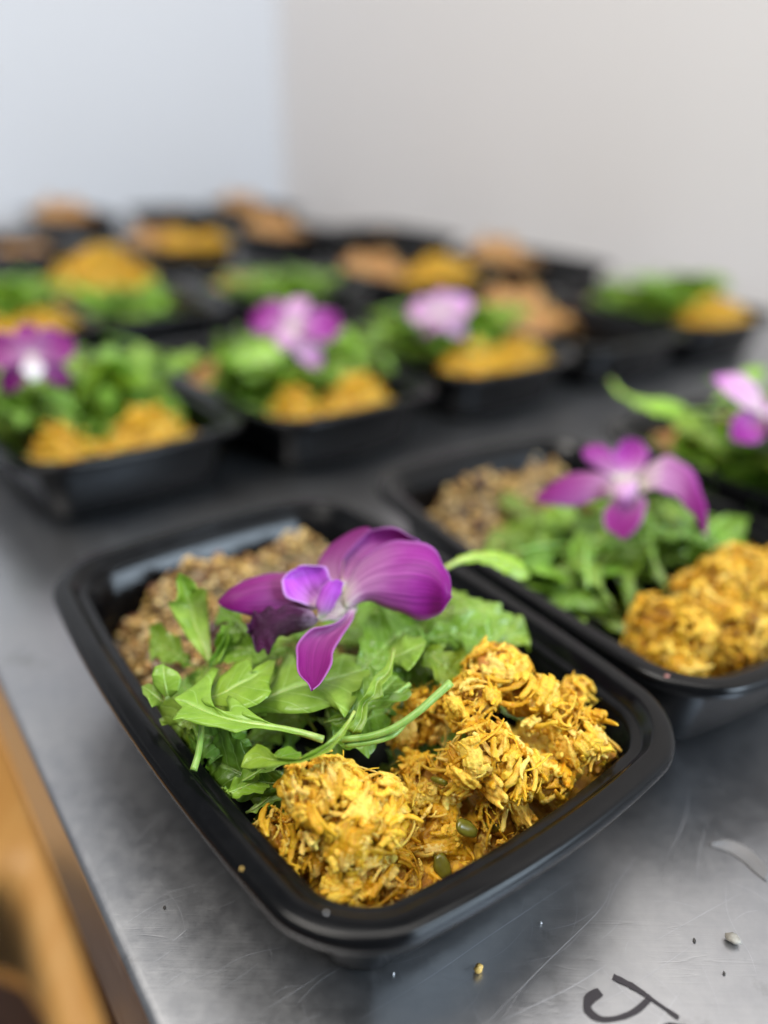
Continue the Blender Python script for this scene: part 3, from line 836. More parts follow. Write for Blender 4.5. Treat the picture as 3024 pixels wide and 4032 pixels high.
# ---- quinoa
QPAL = [(0.58, 0.37, 0.115), (0.63, 0.43, 0.16), (0.50, 0.30, 0.08), (0.68, 0.51, 0.24), (0.38, 0.205, 0.055), (0.18, 0.07, 0.03)]
def Hquin(x, y):
    if y < 1.2: return 0
    n = mnoise.noise(Vector((x * .55, y * .55, 3.3))) * 1.0 + mnoise.noise(Vector((x * 1.3, y * 1.3, 8.1))) * .9
    h = 1.9 + 2.3 * g(x, y, -1.2, 8.2, 2.0, 1.5) + 2.1 * g(x, y, 3.6, 8.3, 1.5, 1.3) + 1.0 * g(x, y, -5.2, 4.6, 1.6, 1.8) - 1.0 * g(x, y, -5.8, 9.0, 1.3, 1.6)
    return h + n
def bean_mesh():
    V = []
    for v in ICO2[0]:
        V.append((v.x * .55, v.y * .34 + .14 * v.x * v.x, v.z * .30))
    return mesh('bean', V, ICO2[1], [BEAN])
BEAN_ME = bean_mesh()
def quinoa(cont, label, group, seed, ng=1500, beans=16, Hf=Hquin, rot=0.0):
    r = random.Random(seed)
    V, Fs, C = heightfield(Hf, -7, 7, 1.2, 10.9, .35, .25, seed, None, r, .6, [tuple(c * .3 for c in p) for p in QPAL[:3]])  # mound tint darkened to paint shade between the grains
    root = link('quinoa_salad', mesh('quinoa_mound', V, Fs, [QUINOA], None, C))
    root.matrix_world = Matrix.Translation(cont.location) @ Matrix.Rotation(cont.rotation_euler.z + rot, 4, 'Z')
    tag(root, label, 'quinoa', group)
    mb = MB()
    def spot():
        while True:
            x, y = r.uniform(-6.9, 6.9), r.uniform(1.5, 10.8)
            h = Hf(x, y)
            if h > .8 and inside(x, y, min(h, H), .25): return x, y, h
    for i in range(ng):
        x, y, h = spot(); n = mnoise.noise(Vector((x * .9, y * .9, seed)))
        s = r.uniform(.09, .21); z = h + .6 * n + r.uniform(-.05, .30)
        sx, sy, sz = s * r.uniform(.9, 1.4), s * r.uniform(.8, 1.1), s * r.uniform(.7, 1)
        R = Matrix.Rotation(r.uniform(0, 6.3), 3, 'Z') @ Matrix.Rotation(r.uniform(-.6, .6), 3, 'X')
        c = tintc(r, QPAL)
        mb.add([R @ Vector((v.x * sx, v.y * sy, v.z * sz)) + Vector((x, y, z)) for v in ICO1[0]], ICO1[1], C=[c] * len(ICO1[0]))
    o = link('quinoa_grains', mb.build('quinoa_grains', [QUINOA]), root); o['kind'] = 'stuff'
    for i in range(beans):
        x, y, h = spot()
        b = link('bean', BEAN_ME, root, (x, y, h + .25), (r.uniform(-.5, .5), r.uniform(-.5, .5), r.uniform(0, 6.3)))
    return root

# ------------------------------------------------------------------ front container and its food
T1 = 0.655
c1 = container(-2.081, 26.392, T1, 'sharply focused black meal container at the very front, nearest the table corner')
inv1 = (Matrix.Translation(c1.location) @ Matrix.Rotation(T1, 4, 'Z')).inverted()
def loc1(v):
    return (inv1 @ (v * CM)) / CM
def ball(px, py, h, R):
    """lump whose visible face is seen at the pixel: centre lies behind it"""
    q = loc1(at(px, py, h)); return (q.x, q.y + R * .35, q.z - R * .6, R)
B1 = [ball(*b_) for b_ in ((745, 1715, 5.3, 1.15), (805, 1735, 5.0, 1.1), (765, 1795, 4.3, 1.2), (705, 1690, 5.6, 1.05), (830, 1760, 4.6, 1.15), (790, 1870, 3.2, 1.25), (690, 1800, 3.8, 1.0), (850, 1890, 2.6, .9),
      (1095, 1440, 6.4, 1.15), (1040, 1500, 6.1, .95), (1150, 1490, 6.0, 1.0), (1070, 1610, 5.6, 1.15), (1120, 1660, 4.9, .95), (1225, 1540, 5.5, .9), (1270, 1590, 5.0, .85),
      (1310, 1630, 4.4, .7), (1190, 1680, 4.0, .9), (1100, 1760, 3.2, .9), (935, 1530, 4.8, 1.0), (890, 1560, 4.4, .9), (930, 1680, 3.8, 1.05), (960, 1790, 2.8, 1.0),
      (600, 1800, 3.6, .75), (645, 1860, 2.8, .7), (1000, 1660, 4.2, .9), (1250, 1490, 5.2, .55))]
ch1 = shredded_chicken(c1, 'golden shredded chicken in two sharp mounds filling the front of the frontmost container', None, 3, B1, 200, 1250, 190)
rp = random.Random(5)
for (x, y, h, s) in ((-.9, -9.3, 3.2, 1.0), (-1.0, -8.0, 4.2, .9), (.3, -9.5, 2.6, 1.1), (-1.9, -9.4, 2.3, 1.0)):
    link('pepper_piece', PEPPERS[rp.randint(0, 3)], ch1, (x, y, h), (rp.uniform(-1, 1), rp.uniform(-1, 1), rp.uniform(0, 6)), (s, s, s))['label'] = 'olive green pepper piece among the chicken shreds'
crust = MB()
V = []
for v in ICO2[0]:
    V.append((v.x * 1.2 * (1 + .12 * mnoise.noise(v * 2)), v.y * .7, v.z * .22 + .05 * mnoise.noise(v * 3)))
crust.add(V, ICO2[1])
link('crust_piece', crust.build('crust_piece', [SPICE]), ch1, loc1(at(1080, 1425, 6.3)), (.25, .1, .3))

s1 = salad_root(c1, 'bright green arugula leaves heaped under the sharp orchid in the frontmost container', None)
def salad_leaf(P, N, W, seed, **kw):
    mb = MB(); add_leaf(mb, [loc1(at(*p)) for p in P], (inv1.to_3x3() @ Vector(N)), W, random.Random(seed), **kw)
    return link('leaf', mb.build('leaf', [LEAF, STEM]), s1)
TOC = Vector((0, -.55, .85))                                    # facing camera and up
def polyl(P, n):
    P = [Vector(p) for p in P]; d = [0]
    for i in range(1, len(P)): d.append(d[-1] + (P[i] - P[i - 1]).length)
    out = []
    for i in range(n):
        t = d[-1] * i / (n - 1); k = max(0, min(len(P) - 2, int(np.searchsorted(d, t)) - 1))
        out.append(P[k].lerp(P[k + 1], (t - d[k]) / max(1e-6, d[k + 1] - d[k])))
    return out
def traced_leaf(Lp, Rp, Mp, hs, seed, bright=1.0, cup=.12, rib=.05, n=64, k=6):
    """arugula blade between two edge lines and a midrib; hs: heights along it, base to tip"""
    r = random.Random(seed)
    def line(P, lin, dh):
        Q = []
        for i, (x, y) in enumerate(P):
            q = i / (len(P) - 1)
            h = float(np.interp(q, np.linspace(0, 1, len(hs)), hs)) + dh * math.sin(math.pi * q)
            Q.append(loc1(at(108.1 + .5727 * x, 1058.3 + .5727 * y, h)))
        Q = catmull(Q, n * 3) if not lin else Q
        return polyl(Q, n)
    A = line(Lp, True, cup * r.uniform(.5, 1.5)); B = line(Rp, True, cup * r.uniform(.5, 1.5)); Cm = line(Mp, False, 0)
    V, U, Fs = [], [], []
    br = bright; tint = (br * r.uniform(.95, 1.15), br, br * r.uniform(.8, 1.1)); m_ = 2 * k + 1; sd = r.uniform(0, 90)
    for i in range(n):
        for j in range(m_):
            s = j / k - 1; E = A[i] if s < 0 else B[i]; u = abs(s)
            p = Cm[i].lerp(E, u)
            wv = (E - Cm[i]).length
            p = p + Vector((0, 0, 1)) * (.16 * wv * u * (1 - u) * 2 * (1 if r else 1) + .10 * mnoise.noise(Vector((i * .11 + sd, s * 1.4, sd))) * min(1, wv) * u + .03 * mnoise.noise(p * 2.5))
            V.append(p); U.append((.5 + s * .5, i / (n - 1)))
    for i in range(n - 1):
        for j in range(m_ - 1): Fs.append((i * m_ + j, i * m_ + j + 1, (i + 1) * m_ + j + 1, (i + 1) * m_ + j))
    mb = MB(); mb.add(V, Fs, U, [tint] * len(V), 0)
    R = [max(.012, rib * (1 - .85 * i / (n - 1))) for i in range(0, n, 4)]
    Vt, Ft, Ut = tube([Cm[i] for i in range(0, n, 4)], R, 6); mb.add(Vt, Ft, Ut, [tint] * len(Vt), 1)
    o = link('leaf', mb.build('leaf', [LEAF, STEM]), s1)
    m = o.modifiers.new('thickness', 'SOLIDIFY'); m.thickness = .022 * CM; m.offset = 0
traced_leaf([(600, 655), (560, 610), (520, 560), (495, 520), (470, 480), (443, 428), (476, 425), (482, 380), (475, 340), (488, 313)],
            [(615, 655), (607, 600), (600, 520), (595, 430), (592, 375), (575, 370), (560, 385), (548, 352), (520, 330), (488, 313)],
            [(607, 655), (575, 580), (550, 520), (530, 450), (515, 400), (500, 345), (488, 313)], (5.5, 6.3, 7.3, 8.4), 11, 1.2)
traced_leaf([(596, 665), (600, 640), (625, 610), (650, 570), (672, 517)], [(612, 668), (640, 650), (660, 600), (675, 560), (672, 517)], [(604, 666), (622, 640), (645, 600), (662, 560), (672, 517)], (5.5, 6.0, 6.8), 40, 1.1)
traced_leaf([(560, 805), (600, 755), (650, 700), (700, 655), (740, 638), (760, 645), (757, 688), (790, 662), (825, 642), (850, 640)],
            [(565, 812), (620, 815), (680, 822), (740, 826), (790, 805), (822, 785), (835, 762), (826, 735), (842, 690), (850, 642)],
            [(562, 808), (610, 785), (660, 765), (710, 735), (750, 715), (790, 690), (825, 662), (850, 641)], (5.5, 6.1, 6.3, 6.2), 12, 1.12)
traced_leaf([(695, 842), (780, 815), (830, 745), (865, 665), (892, 608), (916, 612), (925, 670), (985, 700), (1040, 650), (1100, 615), (1170, 628), (1240, 656)],
            [(700, 850), (800, 840), (900, 846), (985, 835), (1060, 812), (1095, 835), (1110, 862), (1150, 800), (1178, 740), (1240, 660)],
            [(697, 846), (790, 800), (880, 760), (960, 735), (1050, 715), (1130, 695), (1240, 657)], (5.2, 5.7, 5.9, 5.9, 5.8), 13, 1.02)
traced_leaf([(1250, 640), (1280, 600), (1310, 570), (1335, 538), (1370, 560), (1400, 550), (1420, 575)],
            [(1255, 645), (1300, 655), (1350, 685), (1375, 660), (1395, 630), (1410, 600), (1420, 577)],
            [(1252, 642), (1300, 630), (1340, 615), (1380, 595), (1420, 576)], (5.9, 6.4, 6.6), 14, 1.1)
traced_leaf([(1030, 935), (950, 905), (850, 885), (760, 868), (715, 850), (700, 800), (675, 770), (663, 790), (680, 835), (640, 830), (590, 810), (560, 785), (600, 730), (638, 672), (610, 668), (550, 735), (500, 768), (467, 786)],
            [(1030, 948), (940, 924), (850, 906), (760, 898), (700, 917), (640, 897), (560, 882), (490, 862), (460, 872), (480, 840), (500, 820), (467, 790)],
            [(1030, 941), (940, 914), (850, 895), (760, 883), (690, 870), (620, 850), (560, 825), (510, 802), (467, 788)], (6.1, 6.2, 6.15, 6.1, 6.1), 16, 1.15, rib=.11)
traced_leaf([(1147, 834), (1095, 905), (1035, 962), (935, 1016), (850, 1008), (820, 975), (780, 958), (735, 1000), (720, 1044)],
            [(1150, 838), (1112, 922), (1052, 988), (945, 1032), (870, 1034), (820, 1046), (790, 1052), (745, 1055), (720, 1048)],
            [(1148, 836), (1104, 915), (1044, 975), (940, 1024), (855, 1022), (800, 1010), (760, 1020), (720, 1046)], (6.9, 6.5, 6.0, 5.6, 5.3), 17, 1.15)
traced_leaf([(1295, 600), (1265, 665), (1220, 705), (1190, 770), (1165, 805), (1150, 860), (1115, 900), (1140, 918)],
            [(1300, 605), (1290, 700), (1250, 740), (1260, 780), (1200, 800), (1195, 870), (1175, 915), (1142, 920)],
            [(1297, 602), (1278, 685), (1235, 725), (1220, 775), (1182, 805), (1172, 865), (1145, 910), (1141, 919)], (6.8, 6.5, 6.0, 5.5), 15, .95)
traced_leaf([(440, 790), (390, 735), (383, 700), (395, 668), (428, 656)], [(455, 785), (485, 760), (497, 715), (480, 685), (455, 672), (428, 658)], [(447, 788), (437, 745), (430, 700), (428, 657)], (5.6, 6.2, 6.5), 19, 1.1)
traced_leaf([(425, 810), (385, 822), (370, 790), (350, 770), (346, 742)], [(428, 798), (420, 765), (395, 738), (370, 730), (346, 740)], [(426, 804), (400, 780), (372, 758), (346, 741)], (5.4, 5.7, 5.7), 20, .9)
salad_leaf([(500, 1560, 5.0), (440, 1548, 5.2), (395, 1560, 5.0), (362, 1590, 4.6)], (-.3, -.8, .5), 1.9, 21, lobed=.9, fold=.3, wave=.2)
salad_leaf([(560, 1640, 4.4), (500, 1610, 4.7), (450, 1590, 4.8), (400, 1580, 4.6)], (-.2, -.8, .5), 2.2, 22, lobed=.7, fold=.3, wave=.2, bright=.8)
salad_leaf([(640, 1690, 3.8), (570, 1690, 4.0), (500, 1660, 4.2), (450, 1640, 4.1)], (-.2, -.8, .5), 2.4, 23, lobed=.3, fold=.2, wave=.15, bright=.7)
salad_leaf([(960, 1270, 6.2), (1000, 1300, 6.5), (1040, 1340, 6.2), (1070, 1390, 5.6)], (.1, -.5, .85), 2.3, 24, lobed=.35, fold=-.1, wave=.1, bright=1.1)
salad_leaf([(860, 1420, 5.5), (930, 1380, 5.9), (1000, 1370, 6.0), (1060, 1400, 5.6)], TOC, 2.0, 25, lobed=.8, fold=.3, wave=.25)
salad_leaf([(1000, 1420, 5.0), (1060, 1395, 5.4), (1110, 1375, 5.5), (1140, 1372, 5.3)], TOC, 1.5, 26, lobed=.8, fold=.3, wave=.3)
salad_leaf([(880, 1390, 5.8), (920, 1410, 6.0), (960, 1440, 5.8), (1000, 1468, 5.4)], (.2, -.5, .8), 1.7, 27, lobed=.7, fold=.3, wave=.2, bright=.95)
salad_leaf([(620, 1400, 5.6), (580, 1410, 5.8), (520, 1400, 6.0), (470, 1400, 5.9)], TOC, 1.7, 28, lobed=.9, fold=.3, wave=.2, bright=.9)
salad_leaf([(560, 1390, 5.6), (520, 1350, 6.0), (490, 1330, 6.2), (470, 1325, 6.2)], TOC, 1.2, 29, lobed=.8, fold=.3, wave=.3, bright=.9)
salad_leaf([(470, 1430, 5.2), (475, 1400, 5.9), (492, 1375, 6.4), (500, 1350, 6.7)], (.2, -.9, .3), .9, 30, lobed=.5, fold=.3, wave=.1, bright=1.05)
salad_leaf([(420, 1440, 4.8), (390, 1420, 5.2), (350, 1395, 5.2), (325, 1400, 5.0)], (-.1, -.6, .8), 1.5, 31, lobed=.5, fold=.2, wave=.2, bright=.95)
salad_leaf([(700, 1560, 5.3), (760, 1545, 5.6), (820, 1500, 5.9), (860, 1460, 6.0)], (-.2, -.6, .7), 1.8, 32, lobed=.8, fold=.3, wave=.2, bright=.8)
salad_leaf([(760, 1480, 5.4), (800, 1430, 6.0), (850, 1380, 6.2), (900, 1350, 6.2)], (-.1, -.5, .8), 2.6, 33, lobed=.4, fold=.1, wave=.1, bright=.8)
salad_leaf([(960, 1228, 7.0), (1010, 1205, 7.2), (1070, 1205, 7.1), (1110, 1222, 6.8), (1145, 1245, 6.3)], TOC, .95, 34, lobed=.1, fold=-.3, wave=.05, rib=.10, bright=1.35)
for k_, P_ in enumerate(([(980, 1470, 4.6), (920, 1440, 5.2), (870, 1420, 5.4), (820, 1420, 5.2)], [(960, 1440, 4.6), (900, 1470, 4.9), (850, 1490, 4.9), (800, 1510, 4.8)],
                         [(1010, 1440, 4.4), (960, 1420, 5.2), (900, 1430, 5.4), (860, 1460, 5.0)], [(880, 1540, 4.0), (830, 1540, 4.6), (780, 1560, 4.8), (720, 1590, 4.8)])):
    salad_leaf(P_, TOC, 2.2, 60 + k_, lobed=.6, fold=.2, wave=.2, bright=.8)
rs = random.Random(44)
for i in range(74):
    x, y = rs.uniform(-6.6, 6.0), rs.uniform(-5.6, 3.0)
    h = Hsalad(x, y) * rs.uniform(.62, 1.0)
    mb = MB(); rand_leaf(mb, rs, x, y, h, size=rs.uniform(.6, .95))
    link('leaf', mb.build('leaf', [LEAF, STEM]), s1)
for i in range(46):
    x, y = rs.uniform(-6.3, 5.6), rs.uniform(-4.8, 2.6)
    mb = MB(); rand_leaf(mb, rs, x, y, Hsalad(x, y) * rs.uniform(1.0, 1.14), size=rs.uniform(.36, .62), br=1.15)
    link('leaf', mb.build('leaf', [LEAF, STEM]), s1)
def salad_stem(P, r0, r1, seed):
    C = catmull([loc1(at(*p)) for p in P], 18)
    V, Fs, U = tube(C, [r0 + (r1 - r0) * i / 17 for i in range(18)], 10)
    mb = MB(); mb.add(V, Fs, U, [(.82, .95, .7)] * len(V))
    return link('stem', mb.build('stem', [STEM]), s1)
salad_stem([(974, 1474, 7.3), (940, 1505, 7.0), (900, 1540, 6.7), (852, 1572, 6.3), (800, 1590, 6.0), (740, 1598, 5.8)], .14, .10, 1)
salad_stem([(880, 1555, 6.1), (850, 1588, 6.0), (800, 1604, 5.8), (745, 1610, 5.6)], .09, .08, 2)
salad_stem([(418, 1664, 4.9), (428, 1630, 5.1), (434, 1590, 5.3), (436, 1560, 5.3)], .12, .09, 3)
salad_stem([(885, 1478, 6.0), (850, 1500, 5.9), (800, 1520, 5.7)], .09, .06, 4)
hand_orchid()
quinoa(c1, 'brown quinoa with dark red beans at the back of the frontmost container', None, 9, 1700, 18)

# ------------------------------------------------------------------ other containers
def place_salad(cont, label, group, seed, n, parts=True, rot=0.0, size=1.0, shared=None):
    r = random.Random(seed)
    root = None
    if parts:
        root = salad_root(cont, label, group)
        for i in range(12):
            mb = MB(); x, y = r.uniform(-5.5, 5.5), r.uniform(-4.2, 3.5); rand_stem(mb, r, x, y, Hsalad(x, y) + .4)
            link('stem', mb.build('stem', [LEAF, STEM]), root)
        for i in range(n):
            x, y = r.uniform(-6.2, 6.2), r.uniform(-4.6, 3.2)
            if x > -1.5 and r.random() < .5: y += 3.0
            mb = MB(); rand_leaf(mb, r, x, y, max(3.6, Hsalad(x, y)) * r.uniform(.6, 1.08), size=size * r.uniform(.6, 1.0), n=24, k=4, br=.95)
            link('leaf', mb.build('leaf', [LEAF, STEM]), root)
        return root
def rand_stem(mb, r, x, y, h):
    a = r.uniform(0, 6.28); L = r.uniform(2, 4.5); d = Vector((math.cos(a), math.sin(a), r.uniform(-.1, .5)))
    P = catmull([Vector((x, y, h)) + d * (q * L) + Vector((-d.y, d.x, 0)) * .5 * math.sin(q * 3 + a) + Vector((0, 0, -.5 * q * q)) for q in (-.5, -.2, .2, .5)], 10)
    V, Fq, U = tube(clipv(P), [.11 - .005 * i for i in range(10)], 7); b = r.uniform(.9, 1.3); mb.add(V, Fq, U, [(b * .85, b, b * .8)] * len(V), 1)
def heap_leaf_mesh(seed, n, size=1.0):
    r = random.Random(seed); mb = MB()
    for i in range(14): rand_stem(mb, r, r.uniform(-5.5, 5.5), r.uniform(-4.2, 3), 5.2)
    for i in range(n):
        x, y = r.uniform(-6.0, 6.0), r.uniform(-4.6, 3.4)
        rand_leaf(mb, r, x, y, Hsalad(x, y) * r.uniform(.55, 1.15), size=size * r.uniform(.6, 1.0), n=20, k=3, br=1.2)
    return mb.build('arugula_heap', [LEAF, STEM])
HEAPS = [heap_leaf_mesh(s, 135, 1.5) for s in (101, 102, 103)]
def Hc2(x, y):
    return 2.4 / (1 + math.exp((y + 4.6) * 2)) + 3.6 * g(x, y, -1.0, -7.4, 3.2, 1.9) + 1.4 * g(x, y, 4, -7.6, 2, 1.6)
def far_chicken_mesh(seed, Hf):
    r = random.Random(seed); mb = MB()
    V, Fs, C = heightfield(Hf, -7, 7, -11.4, -3.0, .4, .25, seed, None, r, .8, [(0.60, 0.32, 0.02), (0.68, 0.38, 0.03)])
    mb.add(clipv(V), Fs, C=C)
    for i in range(420):
        while True:
            x, y = r.uniform(-6.6, 6.6), r.uniform(-11, -4.2)
            if Hf(x, y) > 1.5 and inside(x, y, min(Hf(x, y), H), .2): break
        Vs, Fq = shred_geo(r, r.uniform(.7, 1.7), r.uniform(.1, .22), .8, 4, 4)
        R = Matrix.Rotation(r.uniform(0, 6.3), 3, 'Z') @ Matrix.Rotation(r.uniform(-.7, .7), 3, 'Y')
        mb.add(clipv([R @ Vector(v) + Vector((x, y, Hf(x, y) + r.uniform(-.05, .3))) for v in Vs]), Fq, C=[tintc(r, GOLD)] * len(Vs))
    return mb.build('chicken_heap', [CHICK])
def Hf2(x, y):
    return 2.4 / (1 + math.exp((y + 4.6) * 2)) + 3.3 * g(x, y, -3.2, -7.6, 1.9, 1.9) + 3.0 * g(x, y, 3.0, -7.4, 2.4, 1.8)
def Hf3(x, y):
    return 1.8 / (1 + math.exp((y + 4.6) * 2)) + 3.7 * g(x, y, -4.4, -8.6, 1.25, 1.3) + 3.7 * g(x, y, 1.2, -8.5, 2.1, 1.2) + .8 * g(x, y, 1, -6.5, 1.5, 1)
FARC = [far_chicken_mesh(201, Hf2), far_chicken_mesh(202, Hc2), far_chicken_mesh(203, Hf3)]
def far_quinoa_mesh(seed):
    r = random.Random(seed); mb = MB()
    V, Fs, C = heightfield(Hquin, -7, 7, 1.2, 10.9, .45, .3, seed, None, r, .6, [(0.50, 0.24, 0.08), (0.44, 0.20, 0.065)])
    mb.add(V, Fs, C=C)
    for i in range(420):
        while True:
            x, y = r.uniform(-6.9, 6.9), r.uniform(1.5, 10.8); h = Hquin(x, y)
            if h > .8 and inside(x, y, min(h, H), .2): break
        s = r.uniform(.14, .26); c = tintc(r, QPAL[:5] + [(0.45, 0.18, 0.06)])
        mb.add([Vector((v.x * s + x, v.y * s + y, v.z * s * .8 + h + r.uniform(0, .3))) for v in ICO1[0]], ICO1[1], C=[c] * len(ICO1[0]))
    return mb.build('quinoa_heap', [QUINOA])
FARQ = [far_quinoa_mesh(301)]
def put(name, me, cont, label, cat, group, rot=0.0, scale=(1, 1, 1), dz=0.0):
    o = bpy.data.objects.new(name, me); COL.objects.link(o)
    o.location = cont.location + Vector((0, 0, dz * CM)); o.rotation_euler = (0, 0, cont.rotation_euler.z + rot); o.scale = scale
    tag(o, label, cat, group); return o
GC, GS, GQ = 'portions of shredded chicken', 'heaps of arugula salad', 'portions of brown quinoa'
for o in (ch1,): o['group'] = GC
s1['group'] = GS

c2 = container(11.456, 37.0, .568, 'black meal container right beside the frontmost one, its salad topped by a wide orchid')
rb = random.Random(8)
B2 = [(rb.uniform(-4.9, 5.4), rb.uniform(-9.6, -5.6), rb.uniform(2.4, 4.8), rb.uniform(.8, 1.3)) for _ in range(26)] + [(0, -7, 5, 1.3), (1.5, -6.6, 5.2, 1.2), (3, -7.4, 4.8, 1.2), (-1.6, -7.4, 4.4, 1.2)]
shredded_chicken(c2, 'shredded chicken in the near corner of the container beside the frontmost one', GC, 61, B2, 80, 1500, 120, .05)
place_salad(c2, 'arugula leaves under the wide orchid in the container beside the frontmost one', GS, 62, 130, size=1.3)
quinoa(c2, 'pale brown quinoa in the back left of the container beside the frontmost one', GQ, 63, 1000, 8)['group'] = GQ
FACE = (-.05, -.72, .68)
hand_orchid_wide()

c3 = container(27.2, 47.4, .60, 'black meal container cut off by the right photo edge, under a pale centred orchid')
o = put('arugula_salad', HEAPS[1], c3, 'arugula leaves under the orchid cut off by the right photo edge', 'salad', GS, 0, (1.06, 1.5, 1.45))
o.location += Matrix.Rotation(.60, 3, 'Z') @ (Vector((-.2, 1.8, 0)) * CM)
put('shredded_chicken', FARC[1], c3, 'shredded chicken in the container cut off at right, mostly outside the photo', 'chicken', GC)
put('quinoa_salad', FARQ[0], c3, 'brown quinoa in the container cut off by the right photo edge', 'quinoa', GQ)
orchid(at(1652, 905, 8.6), (.55, -.35, .75), (.3, .6, .7), 1.05, (PALEP, PETAL, PALEP), 'pale purple orchid seen from the side, cut off by the right photo edge', 72)

iv3 = (Matrix.Translation(c3.location) @ Matrix.Rotation(.60, 4, 'Z')).inverted()
for P_, w_, b_ in (([(1318, 822, 7.4), (1345, 850, 7.2), (1400, 870, 7.0), (1460, 878, 6.8), (1500, 905, 6.2)], 1.5, 1.7), ([(1540, 870, 6.8), (1580, 840, 7.4), (1620, 810, 7.8), (1655, 795, 8.0)], 1.2, 1.5)):
    mb = MB(); add_leaf(mb, [(iv3 @ (at(*p) * CM)) / CM for p in P_], Vector((0, -.5, .85)), w_, random.Random(5), lobed=.1, fold=-.2, wave=.05, rib=.12, bright=b_)
    lf = link('leaf', mb.build('leaf', [LEAF, STEM])); lf.parent = o
    lf.matrix_parent_inverse = Matrix.Identity(4); lf.matrix_basis = (Matrix.Translation(o.location) @ Matrix.Rotation(o.rotation_euler.z, 4, 'Z') @ Matrix.Diagonal((*o.scale, 1))).inverted() @ iv3.inverted()
    lf['label'] = 'pale stalk arching out over the tray edge'
ROW = 17.1; c_, s_ = math.cos(.66), math.sin(.66)
far = [  # x, y, rz, container phrase, layout
    (-22.2, 55.7, .696, 'leftmost container of the second row', 'std', 2),
    (-8.7, 64.6, .696, 'second container from the left in the second row', 'std', 2),
    (-22.2 + 2 * ROW * c_, 55.7 + 2 * ROW * s_, .66, 'third container from the left in the second row', 'std', 0),
    (-22.2 + 3 * ROW * c_, 55.7 + 3 * ROW * s_, .66, 'second row container heaped only with brown quinoa', 'quinoa', 0),
    (-22.2 + 4 * ROW * c_, 55.7 + 4 * ROW * s_, .66, 'rightmost container of the second row', 'std', 1),
]
def rowpos(px, py):
    p = at(px, py, HC + .8); return p.x, p.y
for px, py, ph, lay, k in ((-20, 655, 'third row container cut by the left photo edge', 'std', 0),
                           (272, 622, 'third row container with chicken behind its greens', 'rev', 1),
                           (588, 598, 'third row container filled mostly with arugula', 'green', 0),
                           (868, 566, 'third row container with a flat golden heap', 'noleaf', 1),
                           (1140, 545, 'third row container at the right end of its row', 'quinoa', 0),
                           (60, 508, 'dark fourth row container at the left photo edge', 'low', 0),
                           (372, 505, 'fourth row container with a small golden heap', 'noleaf', 0),
                           (620, 484, 'fourth row container just below the wall corner', 'quinoa', 0),
                           (850, 492, 'dark fourth row container behind the flat golden heap', 'low', 0),
                           (150, 452, 'far peach filled container below the cool white wall', 'quinoa', 0),
                           (380, 448, 'farthest dark container, left of the wall corner', 'low', 0),
                           (545, 436, 'farthest container with pale food directly below the wall corner', 'quinoa', 0)):
    x, y = rowpos(px, py); far.append((x, y, .66, ph, lay, k))
for i, (x, y, rz, ph, lay, k) in enumerate(far):
    c = container(x, y, rz, 'black meal container, ' + ph)
    wh = ph.replace('container', 'container', 1)
    if lay == 'noleaf':
        put('shredded_chicken', FARC[k], c, 'golden shredded chicken in the ' + wh, 'chicken', GC, 0, (1, 1.1, 1.2))
        put('quinoa_salad', FARQ[0], c, 'brown quinoa portion in the ' + wh, 'quinoa', GQ, 0, (1, 1.05, 1.25))
    if lay in ('std', 'rev'):
        rot = math.pi if lay == 'rev' else 0.0
        put('shredded_chicken', FARC[k], c, 'golden shredded chicken in the ' + wh, 'chicken', GC, rot, (1, 1.1, 1.45) if lay == 'rev' else (1, 1, 1.05))
        put('arugula_salad', HEAPS[(i + k) % 3], c, 'green arugula heap in the ' + wh, 'salad', GS, rot, (.8, .9, .95) if lay == 'rev' else (1.0, 1.2, 1.42))
        if lay == 'std': put('quinoa_salad', FARQ[0], c, 'brown quinoa portion in the ' + wh, 'quinoa', GQ, rot, (1, 1, .8))
    elif lay == 'quinoa':
        put('quinoa_salad', FARQ[0], c, 'brown quinoa heap filling the ' + wh, 'quinoa', GQ, 0, (1, .95, 1.5), .1)
    elif lay == 'green':
        put('arugula_salad', HEAPS[2], c, 'bright arugula heap in the ' + wh, 'salad', GS, 0, (1, 1.25, 1.1))
        put('quinoa_salad', FARQ[0], c, 'reddish quinoa portion in the ' + wh, 'quinoa', GQ)
    else:
        put('quinoa_salad', FARQ[0], c, 'low brown quinoa portion in the ' + wh, 'quinoa', GQ, 0, (1, 1, .7))
orchid(at(66, 772, 9.6), (.35, -.75, .6), (-.3, .6, .8), .82, (SEPAL, SEPAL, WHITEP), 'dark purple orchid with a white lip at the left photo edge', 73)
orchid(at(632, 712, 9.0), (-.1, -.7, .7), (.2, .6, .8), 1.05, (PETAL, PALEP, PALEP), 'blurred pink and magenta orchid on the second container of the second row', 74)
orchid(at(952, 680, 8.6), (-.1, -.8, .6), (0, .6, .8), .82, (PALEP, PALEP, PALEP), 'pale pink blurred orchid on the third container of the second row', 75)

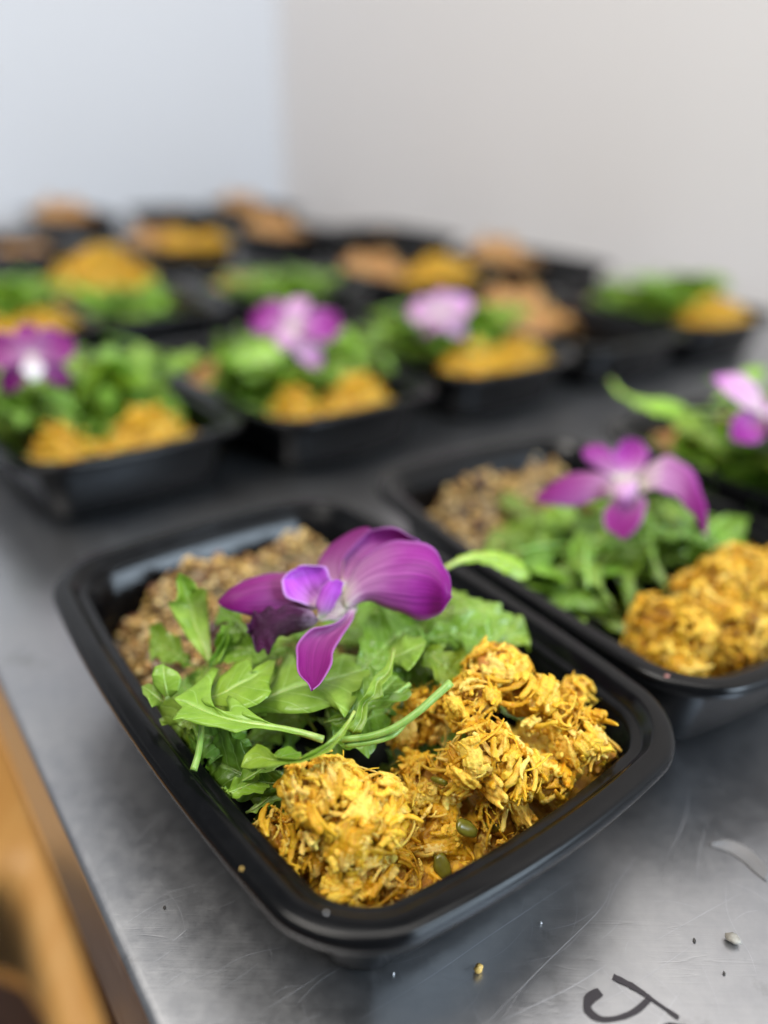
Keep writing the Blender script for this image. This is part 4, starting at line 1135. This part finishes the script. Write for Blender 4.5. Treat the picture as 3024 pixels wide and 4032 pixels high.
# ------------------------------------------------------------------ crumbs, tape scrap, wooden chair
def lump(name, p, sx, sy, sz, m, label, seed):
    r = random.Random(seed); V = []
    for v in ICO2[0]:
        q = 1 + .35 * mnoise.noise(v * 1.6 + Vector((seed, 0, 0))) + .2 * mnoise.noise(v * 4 + Vector((0, seed, 0)))
        V.append((v.x * sx * q, v.y * sy * q, max(-sz, v.z * sz * q)))
    o = link(name, mesh(name, V, ICO2[1], [m]), None, (p.x, p.y, sz + .02), (0, 0, r.uniform(0, 6)))
    tag(o, label, 'crumb'); return o
YEL = m_plain('yellow_crumb', (0.72, 0.46, 0.12), 0.45, 0, .2, 300)
GRY = m_plain('grey_crumb', (0.30, 0.28, 0.24), 0.7, 0, .35, 400)
DRK = m_plain('dark_crumb', (0.04, 0.035, 0.03), 0.7)
WHT = m_plain('white_grain', (0.85, 0.85, 0.85), 0.4)
lump('food_crumb', at(1033, 2100, 0), .16, .11, .15, YEL, 'small yellow crumb on the steel below the frontmost container', 1)
lump('food_crumb', at(1582, 2034, 0), .24, .18, .12, GRY, 'largest grey crumb on the steel at the right edge', 2)
lump('food_crumb', at(1500, 2033, 0), .10, .045, .012, DRK, 'tiny dark speck just left of the large grey crumb', 3)
lump('food_crumb', at(1564, 2104, 0), .07, .04, .012, DRK, 'tiny dark speck below the large grey crumb', 4)
lump('food_crumb', at(1168, 1996, 0), .04, .04, .035, WHT, 'white grain on the steel near the long scratches', 5)
lump('food_crumb', at(850, 2106, 0), .05, .04, .04, WHT, 'white grain below the rounded front corner of the frontmost container', 6)
lump('food_crumb', at(355, 1962, 0), .07, .05, .02, DRK, 'dark speck on the steel left of the frontmost container', 7)
def on_rim(p, m, label, seed, s=.06):
    o = lump('food_crumb', p, s, s * .6, s * .5, m, label, seed); o.location.z = (HC + .045 + s * .3) * CM; return o
on_rim(at(522, 1880, HC), YEL, 'tiny yellow crumb on the left rim of the frontmost container', 8)
on_rim(at(705, 1975, HC), WHT, 'white grain on the rim at the front corner of the frontmost container', 9, .04)
PNK = m_plain('pink_crumb', (0.55, 0.24, 0.20), 0.5)
on_rim(at(1440, 1464, HC), PNK, 'pink crumb on the rim of the container beside the frontmost one', 10, .10)
def tape():
    n, k = 16, 6; V, Fs = [], []
    A = [at(1530, 1826, 0), at(1570, 1822, 0), at(1610, 1838, 0), at(1640, 1862, 0), at(1662, 1890, 0)]
    B = [at(1532, 1829, 0), at(1570, 1840, 0), at(1600, 1858, 0), at(1630, 1885, 0), at(1656, 1905, 0)]
    A = catmull(A, n); B = catmull(B, n)
    for i in range(n):
        for j in range(k):
            s = j / (k - 1); p = A[i].lerp(B[i], s); z = .03 + .22 * (1 - s) ** 2 * math.sin(math.pi * (.1 + .8 * i / n))
            V.append((p.x, p.y, z))
    for i in range(n - 1):
        for j in range(k - 1): Fs.append((i * k + j, i * k + j + 1, (i + 1) * k + j + 1, (i + 1) * k + j))
    o = link('tape_scrap', mesh('tape_scrap', V, Fs, [m_plain('pale_grey_film', (0.13, 0.125, 0.125), 0.5)]))
    s = o.modifiers.new('thickness', 'SOLIDIFY'); s.thickness = .02 * CM
    tag(o, 'thin pale grey scrap curling up on the steel at the right', 'scrap')
tape()

def chair():
    zt = -40.0
    root = empty('wooden_chair', (at(0, 1900, zt).x, at(0, 1900, zt).y, -88))
    tag(root, 'blurred orange varnished wooden chair standing beside the left table edge', 'chair')
    inv = -(root.location / CM)
    a, b = at(-8, 1530, zt), at(236, 2212, zt)
    d = (b - a).normalized(); nrm = Vector((d.y, -d.x, 0))
    if nrm.x > 0: nrm = -nrm
    a2 = a - d * 14; L = 14 + (b - a).length + 5
    # seat outline: right edge along the table, rounded near corner
    O = [a2, a2 + d * (L * .5), a2 + d * (L - 3)]
    cc = a2 + d * (L - 3) + nrm * 3
    for i in range(7): O.append(cc + (d * math.sin(i / 6 * 1.57) - nrm * math.cos(i / 6 * 1.57)) * 3)
    O += [at(128, 2290, zt), at(105, 2190, zt), at(60, 2105, zt), at(0, 2070, zt), at(-80, 2060, zt), a2 + d * (L - 16) + nrm * 36, a2 + nrm * 40]
    V, Fs = [], []; n = len(O); c0 = sum(O, Vector()) / n
    for (ins, z) in ((.6, -2.2), (0, -1.8), (0, -.5), (.25, -.12), (.8, 0)):
        for p in O:
            q = p + (c0 - p).normalized() * ins; V.append((q.x + inv.x, q.y + inv.y, q.z + z + inv.z))
    for i in range(4):
        for j in range(n): Fs.append((i * n + j, i * n + (j + 1) % n, (i + 1) * n + (j + 1) % n, (i + 1) * n + j))
    Fs.append(tuple(range(4 * n, 5 * n))); Fs.append(tuple(range(n - 1, -1, -1)))
    link('seat', mesh('seat', V, Fs, [WOOD]), root)
    for (fd, fn) in ((2.5, 4), (2.5, 35), (L - 6, 5), (L - 9, 33)):
        p = a2 + d * fd + nrm * fn + inv
        Vt, Ft, _ = tube([Vector((p.x, p.y, z)) for z in (0, 20, 45.7)], [1.5, 1.8, 2.0], 12)
        link('leg', mesh('leg', Vt, Ft, [WOOD]), root)
chair()
